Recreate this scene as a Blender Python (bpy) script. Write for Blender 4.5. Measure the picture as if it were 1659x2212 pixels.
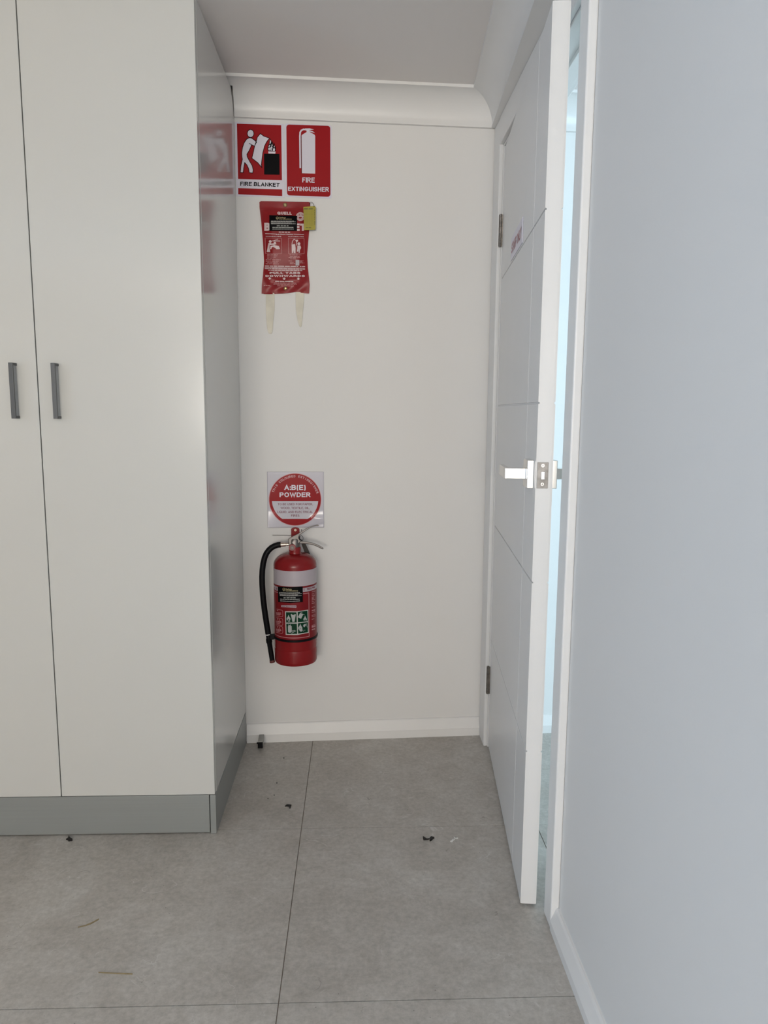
import bpy, bmesh, math, random
from mathutils import Vector, Matrix, Euler

random.seed(7)
scene = bpy.context.scene
COL = scene.collection
for o in list(bpy.data.objects):
    bpy.data.objects.remove(o)

# ------------------------------------------------------------------ camera
IW, IH, FPX = 1659.0, 2212.0, 1577.7678
CAM = Vector((0.39862, -2.55116, 1.20487))
CR = Vector((0.99926341, -0.03771193, 0.00710315))
CU = Vector((-0.00182955, 0.13807048, 0.99042072))
CF = Vector((0.03833141, 0.98970417, -0.13789978))
cd = bpy.data.cameras.new('camera')
cd.sensor_fit = 'VERTICAL'
cd.sensor_height = 24.0
cd.lens = FPX / IH * 24.0
cd.clip_start = 0.02
cam = bpy.data.objects.new('camera', cd)
COL.objects.link(cam)
cam.matrix_world = Matrix(((CR.x, CU.x, -CF.x, CAM.x), (CR.y, CU.y, -CF.y, CAM.y),
                           (CR.z, CU.z, -CF.z, CAM.z), (0, 0, 0, 1)))
scene.camera = cam

# ------------------------------------------------------------------ sky, daylight, exposure
world = bpy.data.worlds.new('overcast_sky')
scene.world = world
world.use_nodes = True
wn = world.node_tree
bg = wn.nodes['Background']
bg.inputs[0].default_value = (0.80, 0.90, 1.0, 1)
bg.inputs[1].default_value = 1.0

def window_light(name, loc, rot, sx, sy, power, color):
    l = bpy.data.lights.new(name, 'AREA')
    l.shape = 'RECTANGLE'; l.size = sx; l.size_y = sy
    l.energy = power; l.color = color
    o = bpy.data.objects.new(name, l)
    o.location = loc; o.rotation_euler = rot
    COL.objects.link(o)
    return o

# daylight entering by the glazed doors behind the camera, by the window in the left wall,
# and by the window of the next room
window_light('daylight_rear', (-0.15, -6.62, 1.40), (math.radians(141), 0, 0), 1.75, 1.35, 186, (1.0, 0.925, 0.83))
window_light('daylight_left', (-2.92, -3.50, 1.45), (math.radians(90), 0, math.radians(-90)), 2.0, 1.1, 66, (0.36, 0.64, 1.0))
window_light('daylight_next_room', (2.2, -3.02, 1.35), (math.radians(90), 0, 0), 1.6, 1.6, 106, (0.64, 0.85, 1.0))
scene.view_settings.view_transform = 'Standard'
scene.view_settings.look = 'None'
scene.view_settings.gamma = 1.0
scene.view_settings.use_curve_mapping = False
scene.view_settings.exposure = 0.0

# ------------------------------------------------------------------ pixel -> place
def ray(u, v):
    return CF + CR * ((u - IW / 2) / FPX) - CU * ((v - IH / 2) / FPX)

AL = 0.0532259                        # the back wall is turned by about three degrees
ES = Vector((math.cos(AL), math.sin(AL), 0))
EN = Vector((math.sin(AL), -math.cos(AL), 0))

def bw(u, v, n=0.0):                  # photo pixel -> (along wall, out of wall, height)
    d = ray(u, v)
    t = (n - CAM.dot(EN)) / d.dot(EN)
    p = CAM + d * t
    return (p.dot(ES), n, p.z)

def w2(s, n, z):                      # wall frame -> world
    return ES * s + EN * n + Vector((0, 0, z))

def frame(ox, oy, sc):                # reading frame of an enlarged crop
    return lambda x, y: (ox + x / sc, oy + y / sc)

# ------------------------------------------------------------------ materials
MATS = {}
def mat(name, col, rough=0.5, metal=0.0, spec=0.5, noise=None, bump=None, coat=0.0, coat_rough=0.1, emission=None):
    if name in MATS:
        return MATS[name]
    m = bpy.data.materials.new(name)
    m.use_nodes = True
    nt = m.node_tree
    b = nt.nodes['Principled BSDF']
    b.inputs['Base Color'].default_value = (*col, 1)
    b.inputs['Roughness'].default_value = rough
    b.inputs['Metallic'].default_value = metal
    b.inputs['Specular IOR Level'].default_value = spec
    b.inputs['Coat Weight'].default_value = coat
    b.inputs['Coat Roughness'].default_value = coat_rough
    tc = nt.nodes.new('ShaderNodeTexCoord')
    if noise:
        sc, amt = noise
        n = nt.nodes.new('ShaderNodeTexNoise')
        n.inputs['Scale'].default_value = sc
        n.inputs['Detail'].default_value = 5
        r = nt.nodes.new('ShaderNodeValToRGB')
        r.color_ramp.elements[0].position = 0.3
        r.color_ramp.elements[1].position = 0.7
        r.color_ramp.elements[0].color = (*[max(0, c * (1 - amt)) for c in col], 1)
        r.color_ramp.elements[1].color = (*[min(1, c * (1 + amt)) for c in col], 1)
        nt.links.new(tc.outputs['Object'], n.inputs['Vector'])
        nt.links.new(n.outputs['Fac'], r.inputs['Fac'])
        nt.links.new(r.outputs['Color'], b.inputs['Base Color'])
    if bump:
        sc, st = bump
        n2 = nt.nodes.new('ShaderNodeTexNoise')
        n2.inputs['Scale'].default_value = sc
        n2.inputs['Detail'].default_value = 3
        bp = nt.nodes.new('ShaderNodeBump')
        bp.inputs['Strength'].default_value = st
        bp.inputs['Distance'].default_value = 0.001
        nt.links.new(tc.outputs['Object'], n2.inputs['Vector'])
        nt.links.new(n2.outputs['Fac'], bp.inputs['Height'])
        nt.links.new(bp.outputs['Normal'], b.inputs['Normal'])
    MATS[name] = m
    return m

def brushed(name, col, rough, axis_scale, amt=0.06, metal=0.0):
    m = mat(name, col, rough, metal)
    nt = m.node_tree
    b = nt.nodes['Principled BSDF']
    tc = nt.nodes.new('ShaderNodeTexCoord')
    mp = nt.nodes.new('ShaderNodeMapping')
    mp.inputs['Scale'].default_value = axis_scale
    n = nt.nodes.new('ShaderNodeTexNoise')
    n.inputs['Scale'].default_value = 1.0
    n.inputs['Detail'].default_value = 4
    r = nt.nodes.new('ShaderNodeValToRGB')
    r.color_ramp.elements[0].color = (*[c * (1 - amt) for c in col], 1)
    r.color_ramp.elements[1].color = (*[c * (1 + amt) for c in col], 1)
    nt.links.new(tc.outputs['Object'], mp.inputs['Vector'])
    nt.links.new(mp.outputs['Vector'], n.inputs['Vector'])
    nt.links.new(n.outputs['Fac'], r.inputs['Fac'])
    nt.links.new(r.outputs['Color'], b.inputs['Base Color'])
    return m

def tile_material():
    m = bpy.data.materials.new('stone_look_tile')
    m.use_nodes = True
    nt = m.node_tree
    b = nt.nodes['Principled BSDF']
    b.inputs['Roughness'].default_value = 0.42
    tc = nt.nodes.new('ShaderNodeTexCoord')
    geo = nt.nodes.new('ShaderNodeNewGeometry')
    def noise(sc, det, rough=0.55, dist=0.0):
        n = nt.nodes.new('ShaderNodeTexNoise')
        n.inputs['Scale'].default_value = sc
        n.inputs['Detail'].default_value = det
        n.inputs['Roughness'].default_value = rough
        n.inputs['Distortion'].default_value = dist
        nt.links.new(geo.outputs['Position'], n.inputs['Vector'])
        return n
    def ramp(src, stops):
        r = nt.nodes.new('ShaderNodeValToRGB')
        e = r.color_ramp.elements
        e[0].position, e[0].color = stops[0][0], (*stops[0][1], 1)
        e[1].position, e[1].color = stops[-1][0], (*stops[-1][1], 1)
        for p, c in stops[1:-1]:
            x = e.new(p); x.color = (*c, 1)
        nt.links.new(src, r.inputs['Fac'])
        return r
    def mix(fac, a, bb, mode='MIX'):
        x = nt.nodes.new('ShaderNodeMix')
        x.data_type = 'RGBA'; x.blend_type = mode
        if isinstance(fac, float): x.inputs[0].default_value = fac
        else: nt.links.new(fac, x.inputs[0])
        for i, s in ((6, a), (7, bb)):
            if isinstance(s, tuple): x.inputs[i].default_value = (*s, 1)
            else: nt.links.new(s, x.inputs[i])
        return x.outputs[2]
    big = ramp(noise(3.2, 7, 0.6, 0.6).outputs['Fac'],
               [(0.30, (0.405, 0.380, 0.344)), (0.5, (0.464, 0.440, 0.404)), (0.70, (0.520, 0.502, 0.468))])
    fine = ramp(noise(75, 8, 0.72).outputs['Fac'], [(0.30, (0.80, 0.79, 0.78)), (0.70, (1.17, 1.17, 1.17))])
    c = mix(1.0, big.outputs['Color'], fine.outputs['Color'], 'MULTIPLY')
    med = ramp(noise(15, 6, 0.6, 0.8).outputs['Fac'], [(0.30, (0.90, 0.885, 0.865)), (0.70, (1.08, 1.08, 1.08))])
    c = mix(1.0, c, med.outputs['Color'], 'MULTIPLY')
    # brown-grey smudges with a shape of their own
    sm = ramp(noise(7.5, 5, 0.6, 1.2).outputs['Fac'], [(0.58, (0, 0, 0)), (0.74, (1, 1, 1))])
    f1 = nt.nodes.new('ShaderNodeMath'); f1.operation = 'MULTIPLY'; f1.inputs[1].default_value = 0.35
    nt.links.new(sm.outputs['Color'], f1.inputs[0])
    c = mix(f1.outputs[0], c, (0.32, 0.285, 0.245))
    # small dark specks
    vo = nt.nodes.new('ShaderNodeTexVoronoi')
    vo.inputs['Scale'].default_value = 42
    nt.links.new(geo.outputs['Position'], vo.inputs['Vector'])
    sp = ramp(vo.outputs['Distance'], [(0.035, (1, 1, 1)), (0.075, (0, 0, 0))])
    msk = ramp(noise(7, 2).outputs['Fac'], [(0.44, (0, 0, 0)), (0.58, (1, 1, 1))])
    f2 = nt.nodes.new('ShaderNodeMath'); f2.operation = 'MULTIPLY'
    nt.links.new(sp.outputs['Color'], f2.inputs[0]); nt.links.new(msk.outputs['Color'], f2.inputs[1])
    f3 = nt.nodes.new('ShaderNodeMath'); f3.operation = 'MULTIPLY'; f3.inputs[1].default_value = 0.6
    nt.links.new(f2.outputs[0], f3.inputs[0])
    c = mix(f3.outputs[0], c, (0.12, 0.10, 0.09))
    # pale plaster flecks
    vo2 = nt.nodes.new('ShaderNodeTexVoronoi')
    vo2.inputs['Scale'].default_value = 15
    vo2.inputs['Randomness'].default_value = 1
    mp = nt.nodes.new('ShaderNodeMapping')
    mp.inputs['Scale'].default_value = (1.0, 0.45, 1.0)
    mp.inputs['Location'].default_value = (0.37, 0.11, 0)
    nt.links.new(geo.outputs['Position'], mp.inputs['Vector']); nt.links.new(mp.outputs['Vector'], vo2.inputs['Vector'])
    sp2 = ramp(vo2.outputs['Distance'], [(0.02, (1, 1, 1)), (0.055, (0, 0, 0))])
    msk2 = ramp(noise(5.0, 2).outputs['Fac'], [(0.52, (0, 0, 0)), (0.62, (0.6, 0.6, 0.6))])
    f4 = nt.nodes.new('ShaderNodeMath'); f4.operation = 'MULTIPLY'
    nt.links.new(sp2.outputs['Color'], f4.inputs[0]); nt.links.new(msk2.outputs['Color'], f4.inputs[1])
    c = mix(f4.outputs[0], c, (0.66, 0.65, 0.62))
    # fine pale scuffs and dark hair scratches
    for sc_, lim, col_, off_ in ((6.0, 0.006, (0.64, 0.625, 0.60), 0.56), (8.5, 0.004, (0.20, 0.175, 0.15), 0.60)):
        nn = noise(sc_, 3, 0.5, 1.5)
        m1 = nt.nodes.new('ShaderNodeMath'); m1.operation = 'SUBTRACT'; m1.inputs[1].default_value = 0.5
        nt.links.new(nn.outputs['Fac'], m1.inputs[0])
        m2 = nt.nodes.new('ShaderNodeMath'); m2.operation = 'ABSOLUTE'
        nt.links.new(m1.outputs[0], m2.inputs[0])
        ln = ramp(m2.outputs[0], [(0.0, (1, 1, 1)), (lim, (0, 0, 0))])
        mk = ramp(noise(sc_ * 1.7, 2).outputs['Fac'], [(off_, (0, 0, 0)), (off_ + 0.07, (0.7, 0.7, 0.7))])
        m3 = nt.nodes.new('ShaderNodeMath'); m3.operation = 'MULTIPLY'
        nt.links.new(ln.outputs['Color'], m3.inputs[0]); nt.links.new(mk.outputs['Color'], m3.inputs[1])
        c = mix(m3.outputs[0], c, col_)
    nt.links.new(c, b.inputs['Base Color'])
    rr = ramp(noise(12, 4).outputs['Fac'], [(0.3, (0.36, 0.36, 0.36)), (0.7, (0.50, 0.50, 0.50))])
    nt.links.new(rr.outputs['Color'], b.inputs['Roughness'])
    bp = nt.nodes.new('ShaderNodeBump')
    bp.inputs['Strength'].default_value = 0.12; bp.inputs['Distance'].default_value = 0.001
    nt.links.new(noise(60, 4).outputs['Fac'], bp.inputs['Height'])
    nt.links.new(bp.outputs['Normal'], b.inputs['Normal'])
    return m

def glass_material():
    m = bpy.data.materials.new('window_glass')
    m.use_nodes = True
    nt = m.node_tree
    nt.nodes.remove(nt.nodes['Principled BSDF'])
    out = nt.nodes['Material Output']
    tr = nt.nodes.new('ShaderNodeBsdfTransparent')
    gl = nt.nodes.new('ShaderNodeBsdfGlossy'); gl.inputs['Roughness'].default_value = 0.02
    fr = nt.nodes.new('ShaderNodeFresnel'); fr.inputs['IOR'].default_value = 1.45
    mx = nt.nodes.new('ShaderNodeMixShader')
    nt.links.new(fr.outputs[0], mx.inputs[0]); nt.links.new(tr.outputs[0], mx.inputs[1]); nt.links.new(gl.outputs[0], mx.inputs[2])
    nt.links.new(mx.outputs[0], out.inputs[0])
    return m

WALL = mat('wall_paint', (0.78, 0.77, 0.75), 0.55, noise=(1.3, 0.012), bump=(260, 0.10))
CEIL = mat('ceiling_paint', (0.82, 0.785, 0.755), 0.7, noise=(1.5, 0.01), bump=(200, 0.08))
TRIM = mat('trim_gloss_paint', (0.80, 0.79, 0.77), 0.38, noise=(6, 0.015), bump=(90, 0.10))
DOORP = mat('door_paint', (0.80, 0.79, 0.77), 0.36, noise=(5, 0.012), bump=(150, 0.06))
LAM = mat('gloss_cream_laminate', (0.600, 0.600, 0.570), 0.17, noise=(2.2, 0.008), coat=0.25, coat_rough=0.08)
CARC = mat('cabinet_board', (0.72, 0.72, 0.70), 0.5, noise=(8, 0.02))
KICK = brushed('brushed_grey_laminate', (0.30, 0.315, 0.305), 0.38, (2, 2, 160), 0.05, 0.25)
NICK = brushed('brushed_nickel', (0.115, 0.12, 0.125), 0.42, (300, 300, 3), 0.10, 1.0)
CHROME = brushed('satin_chrome', (0.80, 0.79, 0.77), 0.24, (60, 60, 200), 0.05, 1.0)
STEEL = brushed('stainless_lever', (0.20, 0.185, 0.175), 0.42, (90, 90, 90), 0.12, 1.0)
HINGE = mat('aged_hinge_metal', (0.22, 0.20, 0.18), 0.35, 1.0, noise=(60, 0.25))
TILE = tile_material()
GROUT = mat('grey_grout', (0.30, 0.255, 0.22), 0.9, noise=(40, 0.15))
RED = mat('sign_red', (0.34, 0.006, 0.010), 0.42, spec=0.16, noise=(20, 0.03))
SWHITE = mat('sign_white', (0.73, 0.70, 0.78), 0.34, noise=(15, 0.012))
BLACK = mat('print_black', (0.003, 0.003, 0.004), 0.5, spec=0.08, noise=(30, 0.1))
DTEXT = mat('print_dark_maroon', (0.18, 0.02, 0.05), 0.4, spec=0.2, noise=(30, 0.05))
VINYL = mat('red_vinyl', (0.27, 0.012, 0.015), 0.36, spec=0.32, noise=(14, 0.07), bump=(60, 0.25))
PRINT = mat('pouch_white_print', (0.74, 0.60, 0.60), 0.5, noise=(40, 0.04))
PRINT_D = mat('pouch_small_print', (0.60, 0.30, 0.30), 0.5, noise=(40, 0.04))
TAPE = mat('cream_webbing', (0.74, 0.70, 0.59), 0.75, noise=(28, 0.08), bump=(300, 0.3))
BRASS = mat('brass_eyelet', (0.42, 0.33, 0.17), 0.30, 1.0, noise=(60, 0.15))
YELLOW = mat('yellow_tag_plastic', (0.37, 0.31, 0.006), 0.42, noise=(30, 0.05))
YDARK = mat('yellow_tag_print', (0.15, 0.14, 0.006), 0.5, noise=(30, 0.1))
STICK_W = mat('sticker_white_print', (0.55, 0.55, 0.52), 0.5, noise=(40, 0.04))
STICK_G = mat('sticker_gold_print', (0.52, 0.44, 0.24), 0.5, noise=(40, 0.05))
TANK = mat('extinguisher_red_enamel', (0.24, 0.008, 0.010), 0.26, spec=0.35, noise=(10, 0.04))
LABELR = mat('label_red', (0.20, 0.007, 0.011), 0.36, spec=0.25, noise=(14, 0.04))
LABELW = mat('label_white', (0.47, 0.42, 0.455), 0.34, noise=(14, 0.015))
LABELP = mat('label_pink_print', (0.52, 0.25, 0.26), 0.45, noise=(40, 0.05))
GREEN = mat('label_green', (0.004, 0.040, 0.018), 0.4, spec=0.12, noise=(20, 0.06))
RUBBER = mat('black_rubber_hose', (0.004, 0.004, 0.005), 0.45, spec=0.16, noise=(60, 0.15))
BROWN = mat('dark_brown_strap', (0.030, 0.022, 0.018), 0.6, noise=(60, 0.15))
COUPL = mat('pale_brass_coupling', (0.72, 0.62, 0.50), 0.28, 1.0, noise=(40, 0.05))
TIP = mat('maroon_nozzle_tip', (0.12, 0.03, 0.025), 0.5, noise=(60, 0.1))
GFACE = mat('gauge_face', (0.20, 0.13, 0.12), 0.25, noise=(60, 0.1), coat=0.6)
DARKM = mat('dark_steel', (0.12, 0.11, 0.10), 0.4, 0.8, noise=(60, 0.15))
PALU = mat('grey_aluminium', (0.34, 0.34, 0.32), 0.38, 0.7, noise=(60, 0.08))
SCRAPB = mat('black_scrap', (0.012, 0.010, 0.009), 0.6, noise=(120, 0.3))
SCRAPW = mat('white_scrap', (0.72, 0.71, 0.68), 0.6, noise=(120, 0.06))
STAFF = mat('staff_sign_pink', (0.45, 0.16, 0.18), 0.45, noise=(30, 0.05))
FRAMEA = mat('window_frame_white', (0.80, 0.80, 0.80), 0.35, noise=(10, 0.02))
GLASS = glass_material()

# ------------------------------------------------------------------ mesh building
class MB:
    def __init__(self):
        self.v = []; self.f = []
    def add(self, vs, fs):
        n = len(self.v)
        self.v += [tuple(p) for p in vs]
        self.f += [tuple(i + n for i in q) for q in fs]
        return self
    def box(self, x0, x1, y0, y1, z0, z1):
        vs = [(x, y, z) for x in (x0, x1) for y in (y0, y1) for z in (z0, z1)]
        return self.add(vs, [(0, 1, 3, 2), (4, 6, 7, 5), (0, 4, 5, 1), (2, 3, 7, 6), (0, 2, 6, 4), (1, 5, 7, 3)])
    def loft(self, A, B, caps=True):            # two matching closed loops
        k = len(A)
        fs = [(i, (i + 1) % k, k + (i + 1) % k, k + i) for i in range(k)]
        if caps:
            fs += [tuple(range(k - 1, -1, -1)), tuple(range(k, 2 * k))]
        return self.add(list(A) + list(B), fs)
    def loops(self, Ls, caps=True):
        k = len(Ls[0]); vs = [p for L in Ls for p in L]; fs = []
        for j in range(len(Ls) - 1):
            fs += [(j * k + i, j * k + (i + 1) % k, (j + 1) * k + (i + 1) % k, (j + 1) * k + i) for i in range(k)]
        if caps:
            fs += [tuple(range(k - 1, -1, -1)), tuple(range((len(Ls) - 1) * k, len(Ls) * k))]
        return self.add(vs, fs)
    def tube(self, pts, rad, seg=14, caps=True, squash=1.0):
        P = [Vector(p) for p in pts]
        R = rad if isinstance(rad, (list, tuple)) else [rad] * len(P)
        Ls = []; up = None
        for i, p in enumerate(P):
            t = (P[min(i + 1, len(P) - 1)] - P[max(i - 1, 0)]).normalized()
            if up is None:
                up = Vector((0, 0, 1)) if abs(t.z) < 0.9 else Vector((0, 1, 0))
            a = (up - t * up.dot(t)).normalized(); b = t.cross(a); up = a
            Ls.append([p + (a * math.cos(2 * math.pi * k / seg) + b * math.sin(2 * math.pi * k / seg) * squash) * R[i] for k in range(seg)])
        return self.loops(Ls, caps)
    def lathe(self, prof, seg=40, cx=0, cy=0):  # (radius, z) about the z axis
        Ls = [[(cx + r * math.cos(2 * math.pi * k / seg), cy + r * math.sin(2 * math.pi * k / seg), z) for k in range(seg)] for r, z in prof]
        return self.loops(Ls)
    def build(self, name, m, parent=None, smooth=False, bevel=0.0, bseg=2, recalc=True):
        me = bpy.data.meshes.new(name)
        me.from_pydata(self.v, [], self.f)
        if recalc:
            bm = bmesh.new(); bm.from_mesh(me)
            bmesh.ops.recalc_face_normals(bm, faces=bm.faces)
            bm.to_mesh(me); bm.free()
        me.materials.append(m)
        o = bpy.data.objects.new(name, me)
        COL.objects.link(o)
        if parent: o.parent = parent
        if smooth:
            for p in me.polygons: p.use_smooth = True
            me.set_sharp_from_angle(angle=math.radians(40))
        if bevel > 0:
            bv = o.modifiers.new('bevel', 'BEVEL')
            bv.width = bevel; bv.segments = bseg; bv.limit_method = 'ANGLE'; bv.angle_limit = math.radians(35)
        return o

def tag(o, label=None, cat=None, group=None, kind=None):
    if label: o['label'] = label
    if cat: o['category'] = cat
    if group: o['group'] = group
    if kind: o['kind'] = kind
    return o

def empty(name, loc=(0, 0, 0), rz=0.0):
    o = bpy.data.objects.new(name, None)
    o.location = loc; o.rotation_euler = (0, 0, rz); o.empty_display_size = 0.05
    COL.objects.link(o)
    return o

def wall_root(name, s, n, z):               # root of a thing that hangs on the back wall
    o = empty(name, w2(s, n, z), AL)
    o['_s'] = s; o['_n'] = n; o['_z'] = z
    return o
def LW(root, p):                            # wall frame -> root space
    return (p[0] - root['_s'], -(p[1] - root['_n']), p[2] - root['_z'])

def text2d(s, bold=0.0, space=1.0):
    c = bpy.data.curves.new('t', 'FONT')
    c.body = s; c.resolution_u = 3; c.offset = bold; c.space_character = space
    o = bpy.data.objects.new('t', c)
    COL.objects.link(o)
    bpy.context.view_layer.update()
    dg = bpy.context.evaluated_depsgraph_get()
    me = o.evaluated_get(dg).to_mesh()
    vs = [(v.co.x, v.co.y) for v in me.vertices]
    fs = [tuple(p.vertices) for p in me.polygons]
    o.evaluated_get(dg).to_mesh_clear()
    bpy.data.objects.remove(o); bpy.data.curves.remove(c)
    return vs, fs

def arc(cx, cy, rx, ry, a0, a1, k=12):
    return [(cx + rx * math.cos(math.radians(a0 + (a1 - a0) * i / k)), cy + ry * math.sin(math.radians(a0 + (a1 - a0) * i / k))) for i in range(k + 1)]
# plain sans capitals as centre lines: (advance width, strokes), unit height
GLYPH = {
    'A': (0.78, [[(0, 0), (.5, 1), (1, 0)], [(.2, .34), (.8, .34)]]),
    'B': (0.72, [[(0, 0), (0, 1), (.55, 1)] + arc(.58, .765, .36, .235, 90, -90, 8) + [(.33, .53)], [(.55, .53)] + arc(.60, .265, .40, .265, 90, -90, 8) + [(0, 0)]]),
    'C': (0.76, [arc(.52, .5, .52, .5, 42, 318, 18)]),
    'D': (0.74, [[(0, 0), (0, 1), (.4, 1)] + arc(.42, .5, .58, .5, 90, -90, 14) + [(.33, 0)]]),
    'E': (0.66, [[(1, 0), (0, 0), (0, 1), (1, 1)], [(0, .53), (.9, .53)]]),
    'F': (0.62, [[(0, 0), (0, 1), (1, 1)], [(0, .5), (.85, .5)]]),
    'G': (0.80, [arc(.5, .5, .5, .5, 45, 345, 18) + [(1, .46), (.55, .46)]]),
    'H': (0.74, [[(0, 0), (0, 1)], [(1, 0), (1, 1)], [(0, .53), (1, .53)]]),
    'I': (0.16, [[(.5, 0), (.5, 1)]]),
    'K': (0.74, [[(0, 0), (0, 1)], [(1, 1), (0, .38)], [(.3, .58), (1, 0)]]),
    'L': (0.60, [[(0, 1), (0, 0), (1, 0)]]),
    'M': (0.86, [[(0, 0), (0, 1), (.5, .12), (1, 1), (1, 0)]]),
    'N': (0.74, [[(0, 0), (0, 1), (1, 0), (1, 1)]]),
    'O': (0.82, [arc(.5, .5, .5, .5, 0, 360, 26)]),
    'P': (0.70, [[(0, 0), (0, 1), (.55, 1)] + arc(.62, .73, .38, .27, 90, -90, 8) + [(.33, .46)]]),
    'Q': (0.82, [arc(.5, .5, .5, .5, 0, 360, 26), [(.6, .25), (1, -.05)]]),
    'R': (0.74, [[(0, 0), (0, 1), (.55, 1)] + arc(.58, .75, .37, .25, 90, -90, 8) + [(.33, .5)], [(.5, .5), (1, 0)]]),
    'S': (0.70, [arc(.5, .755, .46, .245, 25, 270, 12)[:-1] + arc(.5, .26, .5, .26, 88, -158, 12)]),
    'T': (0.72, [[(0, 1), (1, 1)], [(.5, 1), (.5, 0)]]),
    'U': (0.74, [[(0, 1), (0, .36)] + arc(.5, .36, .5, .36, 180, 360, 12) + [(1, 1)]]),
    'W': (1.05, [[(0, 1), (.25, 0), (.5, .95), (.75, 0), (1, 1)]]),
    'X': (0.74, [[(0, 0), (1, 1)], [(0, 1), (1, 0)]]),
    'Y': (0.74, [[(0, 1), (.5, .45), (1, 1)], [(.5, .45), (.5, 0)]]),
    ':': (0.16, [[(.5, 0), (.5, .06)], [(.5, .60), (.5, .66)]]),
    ',': (0.18, [[(.6, .05), (.3, -.14)]]),
    '(': (0.30, [arc(1.0, .42, .9, .62, 115, 245, 10)]),
    ')': (0.30, [arc(0, .42, .9, .62, 65, -65, 10)]),
}
def stroke_text(s, t=0.17, gap=0.11):
    """returns flat vertices and quads of a line of capitals drawn with strokes t thick"""
    vs = []; fs = []; x = 0.0; layer = 0
    for ch in s:
        if ch == ' ':
            x += 0.34; continue
        w, strokes = GLYPH[ch]
        iw = max(w - t, 0.001)
        for st in strokes:
            P = [(x + t / 2 + px * iw, t / 2 + py * (1 - t)) for px, py in st]
            closed = len(P) > 8 and math.hypot(P[0][0] - P[-1][0], P[0][1] - P[-1][1]) < 1e-4
            n = len(P); L = []; R = []
            for i in range(n):
                p0 = P[i - 1] if i > 0 else (P[-2] if closed else None)
                p2 = P[i + 1] if i < n - 1 else (P[1] if closed else None)
                d1 = None if p0 is None else (P[i][0] - p0[0], P[i][1] - p0[1])
                d2 = None if p2 is None else (p2[0] - P[i][0], p2[1] - P[i][1])
                def nrm(d):
                    l = math.hypot(*d) or 1
                    return (d[0] / l, d[1] / l)
                a = nrm(d1) if d1 else nrm(d2); b = nrm(d2) if d2 else nrm(d1)
                m = nrm((a[0] + b[0], a[1] + b[1])) if abs(a[0] + b[0]) + abs(a[1] + b[1]) > 1e-6 else a
                c = max(0.42, m[0] * a[0] + m[1] * a[1])
                h = t / 2 / c
                ex = 0.0
                px, py = P[i]
                if not closed and i == 0: px -= b[0] * t * 0.5; py -= b[1] * t * 0.5
                if not closed and i == n - 1: px += a[0] * t * 0.5; py += a[1] * t * 0.5
                L.append((px - m[1] * h, py + m[0] * h)); R.append((px + m[1] * h, py - m[0] * h))
            b0 = len(vs)
            layer = (layer + 1) % 5
            vs += [(q[0], q[1], layer) for q in L + R]
            fs += [(b0 + i, b0 + i + 1, b0 + n + i + 1, b0 + n + i) for i in range(n - 1)]
        x += w + gap
    return vs, fs

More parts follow.
